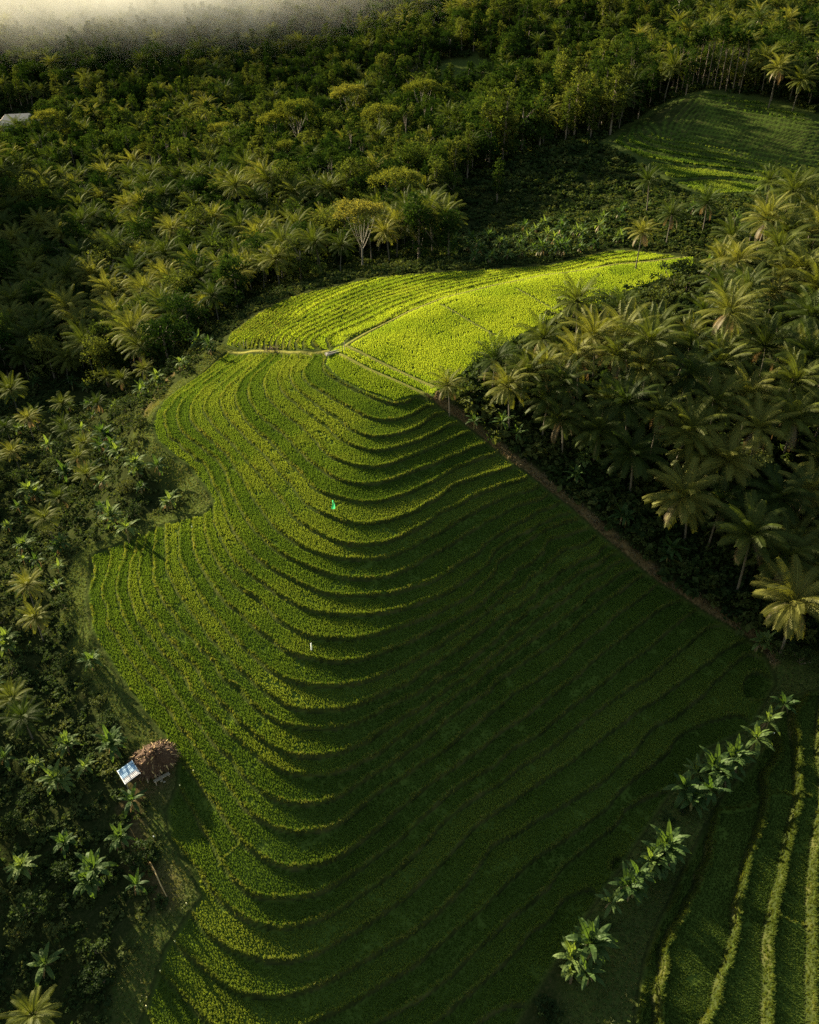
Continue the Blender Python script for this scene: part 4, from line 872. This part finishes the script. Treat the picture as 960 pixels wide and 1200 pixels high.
L = tag(None or part('lean_to_roof', lambda V, F: None, M['sheet'], H)) if False else None
def corr(V, F, x0, x1, y0, y1, z0, z1, n=26):
    b = len(V)
    for lay in (0, -.012):
        for i in range(n+1):
            y = y0+(y1-y0)*i/n; c = .025*math.sin(i*1.9)+lay
            V.append(Vector((x0, y, z0+c))); V.append(Vector((x1, y, z1+c)))
    m2 = (n+1)*2
    for i in range(n):
        F.append((b+2*i, b+2*i+1, b+2*i+3, b+2*i+2)); F.append((b+m2+2*i, b+m2+2*i+2, b+m2+2*i+3, b+m2+2*i+1))
    F.append((b, b+m2, b+m2+1, b+1)); F.append((b+2*n, b+2*n+1, b+m2+2*n+1, b+m2+2*n))
lean = part('lean_to_roof', lambda V, F: corr(V, F, -3.95, -2.15, -.35, 1.1, 1.35, 1.75), M['sheet'], H)
part('bare_panel', lambda V, F: corr(V, F, -3.95, -2.15, -1.15, -.36, 1.36, 1.77, 14), M['sheet2'], lean)
part('edge_batten', lambda V, F: (box(V, F, (-3.97, 0, 1.32), (.06, 2.3, .07)), box(V, F, (-2.12, 0, 1.72), (.06, 2.3, .07))), M['white'], lean)
for sy in (-1, 1): part('post', lambda V, F: tube(V, F, [(-3.8, sy*1.0, -.3), (-3.8, sy*1.0, 1.33)], [.06, .05], 6), M['wood'], H)
part('bench', lambda V, F: (box(V, F, (-.2, -2.1, .45), (1.9, .4, .07)), box(V, F, (-1., -2.1, .1), (.08, .35, .68)), box(V, F, (.6, -2.1, .1), (.08, .35, .68))), M['wood'], H)
def rubble(V, F, n=14, r=.8, lo=.1, hi=.35):
    for _ in range(n): box(V, F, (rg.gauss(0, r*.5), rg.gauss(0, r*.35), rg.uniform(0, .22)), (rg.uniform(lo, hi), rg.uniform(lo, hi), rg.uniform(.06, .2)), rg.uniform(0, 3), Matrix.Rotation(rg.uniform(-.5, .5), 3, 'X'))
x, y, z = on_land(190, 912); V = []; F = []; rubble(V, F); o = obj('stone_pile', mesh('stone_pile', V, F, M['concrete'], False), None, (x, y, z)); tag(o, 'heap of grey broken stones beside the hut', 'stone pile')
# markers
def stake(px, py, h, r, m, name, label, cat, group=None, head=None):
    x, y, z = on_land(px, py); e = tag(empty(name, (x, y, z)), label, cat, group)
    part('post', lambda V, F: tube(V, F, [(0, 0, -.3), (.02, 0, h)], [r, r*.9], 6), m, e)
    if head: part(head[0], head[1], head[2], e)
    return e
def rag(V, F):
    n = 7; b = 0
    for i in range(n+1):
        t = i/n
        for j in range(3): V.append(Vector((.02+.24*(j-1)*(.5+.5*t)+.04*math.sin(5*t), .10*math.sin(3*t+j*2.), 1.75-1.25*t)))
    for i in range(n):
        for j in range(2): F.append((i*3+j, i*3+j+1, i*3+j+4, i*3+j+3))
stake(391, 598, 1.7, .03, M['wood'], 'scarecrow_flag', 'bright green cloth hanging on a stick in the upper rice terraces', 'flag', None, ('cloth', rag, M['green_cloth']))
def wrap(V, F): tube(V, F, [(.0, 0, .25), (.02, 0, .8), (.02, 0, 1.25)], [.07, .08, .06], 8)
stake(365, 761, 1.3, .03, M['wood'], 'white_stake', 'single white stick standing upright in the middle terraces', 'stake', None, ('white_wrap', wrap, M['white']))
def bag(V, F): tube(V, F, [(0, 0, .28), (.02, .02, .36), (.01, 0, .46), (0, 0, .5)], [.02, .055, .05, .015], 8)
for px, py, lab, mm in [(219,1061,'small yellow marker on the bund corner where the foot path bends','yellow'),(205,1104,'small yellow marker at the corner of the third lowest left terrace','yellow'),(188,1139,'small yellow marker at the corner of the second lowest left terrace','yellow'),(172,1181,'small yellow marker nearest the bottom edge of the field','yellow'),
   (227,905,'small pale marker on the terrace corner right of the hut','yellow'),(211,922,'small pale marker on the terrace corner below the hut','yellow'),(181,983,'white bag on a stick at the dark pool of rice below the hut','white'),(225,618,'white bag on a stick at the notch between the terrace lobes','white'),(907,860,'white bag on a stick near the top of the lower right terraces','white')]:
    stake(px, py, .42, .02, M['wood'], 'marker_stake', lab, 'marker', None, ('bag', bag, M[mm]))
stake(404, 411, 1.5, .06, M['wood'], 'corner_post', 'short grey post at the corner where the ridge path meets the bunds', 'post')
stake(286, 407, 1.3, .05, M['wood'], 'boundary_post', 'thin dark post at the left end of the ridge path', 'post')
x, y, z = on_land(394, 413); rzc = math.atan2(on_land(403, 409)[1]-on_land(386, 417)[1], on_land(403, 409)[0]-on_land(386, 417)[0])
V = []; F = []; box(V, F, (0, .28, .14), (3.6, .1, .3)); box(V, F, (0, -.28, .14), (3.6, .1, .3)); box(V, F, (0, 0, .02), (3.6, .46, .06)); box(V, F, (-1.6, 0, .16), (.3, .46, .27))
o = obj('irrigation_channel', mesh('irrigation_channel', V, F, M['concrete'], False), None, (x, y, z)); o.rotation_euler = (0, 0, rzc); tag(o, 'short pale concrete water channel at the head of the terraces', 'water channel')
def brush(V, F, n, r, L):
    for _ in range(n):
        p = Vector((rg.gauss(0, r), rg.gauss(0, r*.35), rg.uniform(.05, .5))); a = rg.uniform(0, 6.28); d = Vector((math.cos(a), math.sin(a), rg.uniform(-.2, .9))).normalized()*L*rg.uniform(.4, 1)
        tube(V, F, [p-d*.5, p, p+d*.5+Vector((0, 0, .1))], [.04, .035, .015], 4)
x, y, z = on_land(324, 410); V = []; F = []; brush(V, F, 90, 1.3, 1.0); o = obj('brushwood_pile', mesh('brushwood_pile', V, F, M['dry_soil'], False), None, (x, y, z)); tag(o, 'dark heap of cut brushwood on the edge between ridge and terraces', 'brushwood')
a = Vector(on_land(172, 1003)); b = Vector(on_land(196, 1052)); V = []; F = []
tube(V, F, [a+Vector((0, 0, .25)), a.lerp(b, .35)+Vector((.05, 0, .22)), a.lerp(b, .7)+Vector((-.03, 0, .2)), b+Vector((0, 0, .15))], [.075, .07, .06, .045], 7)
V = [Vector(v)-a for v in V]; o = obj('bamboo_pole', mesh('bamboo_pole', V, F, M['straw']), None, a); tag(o, 'long pale bamboo pole lying along the foot track below the hut', 'bamboo pole')
# house at the top left
M['tiles'] = solid_mat('roof_tiles', [(.3, (.52, .36, .26)), (.7, (.68, .50, .38))], 2, .8); M['plaster'] = solid_mat('plaster', [(.3, (.5, .46, .40)), (.7, (.6, .56, .5))], 2, .9)
x, y, z = on_land(22, 140, 6); HO = tag(empty('country_house', (x, y, z), R(12)), 'house with a pale hipped roof showing through the trees at the far left', 'house')
def hip(V, F, L, Wd, z0, z1, rd):
    b = len(V); V += [Vector(q) for q in ((-L/2, -Wd/2, z0), (L/2, -Wd/2, z0), (L/2, Wd/2, z0), (-L/2, Wd/2, z0), (-rd/2, 0, z1), (rd/2, 0, z1))]
    F += [(b, b+1, b+5, b+4), (b+1, b+2, b+5), (b+2, b+3, b+4, b+5), (b+3, b, b+4), (b+3, b+2, b+1, b)]
part('roof', lambda V, F: hip(V, F, 16, 9, 5.0, 8.2, 9), M['tiles'], HO); part('wall', lambda V, F: box(V, F, (0, 0, 2.3), (14, 7.4, 5.38)), M['plaster'], HO)
for k in (-4.5, 0, 4.5): part('window', lambda V, F: box(V, F, (k, -3.72, 2.8), (1.6, .1, 1.5)), M['dark_bark'], HO)
# ------------------------------------------------------------------ air, sky, sun, camera
zmin = float(Z.min()); zmax = max(float(Z.max())+25, 62)
print('land', zmin, zmax)
mp = on_land(140, 56); MC = Vector((mp[0], mp[1]+25, mp[2]+18)); V = []; F = []
for i in range(9):
    th = math.pi*i/8
    for k in range(16): V.append((240*math.sin(th)*math.cos(k*math.pi/8), 130*math.sin(th)*math.sin(k*math.pi/8), 40*math.cos(th)))
for i in range(8):
    for k in range(16): F.append((i*16+k, (i+1)*16+k, (i+1)*16+(k+1) % 16, i*16+(k+1) % 16))
mm, nt, out = mat('mist'); v = N(nt, 'ShaderNodeVolumePrincipled', Anisotropy=-.2); v.inputs['Color'].default_value = (1., .94, .80, 1)
tc = nt.nodes.new('ShaderNodeTexCoord'); vm = N(nt, 'ShaderNodeVectorMath', operation='MULTIPLY'); vm.inputs[1].default_value = (1/240, 1/130, 1/40); nt.links.new(tc.outputs['Object'], vm.inputs[0])
ln = N(nt, 'ShaderNodeVectorMath', operation='LENGTH'); nt.links.new(vm.outputs[0], ln.inputs[0])
mr = N(nt, 'ShaderNodeMapRange'); mr.inputs[1].default_value = 1.; mr.inputs[2].default_value = .05; mr.inputs[3].default_value = 0.; mr.inputs[4].default_value = 1.; nt.links.new(ln.outputs['Value'], mr.inputs[0])
pw = N(nt, 'ShaderNodeMath', operation='POWER'); nt.links.new(mr.outputs[0], pw.inputs[0]); pw.inputs[1].default_value = 3.6
sc_ = N(nt, 'ShaderNodeMath', operation='MULTIPLY'); nt.links.new(pw.outputs[0], sc_.inputs[0]); sc_.inputs[1].default_value = MIST_D
nz = N(nt, 'ShaderNodeTexNoise', Scale=.035, Detail=3); nt.links.new(tc.outputs['Object'], nz.inputs['Vector'])
mz = N(nt, 'ShaderNodeMapRange'); mz.inputs[1].default_value = .2; mz.inputs[2].default_value = .7; nt.links.new(nz.outputs['Fac'], mz.inputs[0])
mu = N(nt, 'ShaderNodeMath', operation='MULTIPLY'); nt.links.new(sc_.outputs[0], mu.inputs[0]); nt.links.new(mz.outputs[0], mu.inputs[1]); nt.links.new(mu.outputs[0], v.inputs['Density']); nt.links.new(v.outputs[0], out.inputs['Volume'])
tag(obj('mist', mesh('mist', V, F, mm), None, MC), 'bright white morning mist lying over the far forest at the upper left', 'mist', kind='stuff')
w = bpy.data.worlds.new('World'); SC.world = w; w.use_nodes = True; nt = w.node_tree
sky = nt.nodes.new('ShaderNodeTexSky'); sky.sky_type = 'NISHITA'; sky.sun_disc = False; sky.sun_elevation = SUN_EL; sky.sun_rotation = -SUN_AZ; sky.air_density = SKY_AIR; sky.dust_density = SKY_DUST
nt.links.new(sky.outputs[0], nt.nodes['Background'].inputs[0]); nt.nodes['Background'].inputs[1].default_value = SKY_S
ld = bpy.data.lights.new('sun', 'SUN'); ld.energy = SUN_S; ld.angle = R(.5); ld.color = (1., .88, .62); lo = bpy.data.objects.new('sun', ld); C.objects.link(lo)
sd = Vector((-math.sin(SUN_AZ)*math.cos(SUN_EL), math.cos(SUN_AZ)*math.cos(SUN_EL), math.sin(SUN_EL)))
lo.rotation_euler = (-sd).to_track_quat('-Z', 'Y').to_euler(); lo.location = sd*300
cd = bpy.data.cameras.new('camera'); cam = bpy.data.objects.new('camera', cd); C.objects.link(cam); cam.location = (0, 0, CAM_H); cam.rotation_euler = (R(90)-PITCH, 0, 0)
cd.sensor_fit = 'VERTICAL'; cd.angle_y = 2*math.atan(600/FPX); cd.clip_end = 4000; cd.clip_start = .5; SC.camera = cam
SC.view_settings.view_transform = 'Standard'; SC.view_settings.look = 'None'; SC.view_settings.gamma = 1; SC.view_settings.exposure = EXPO
SC.render.engine = 'CYCLES'; cy = SC.cycles; cy.use_denoising = False; cy.max_bounces = 5; cy.diffuse_bounces = 2; cy.transmission_bounces = 3; cy.glossy_bounces = 1; cy.volume_bounces = 0; cy.transparent_max_bounces = 4
cy.use_adaptive_sampling = False; cy.sample_clamp_direct = 4; cy.sample_clamp_indirect = 3
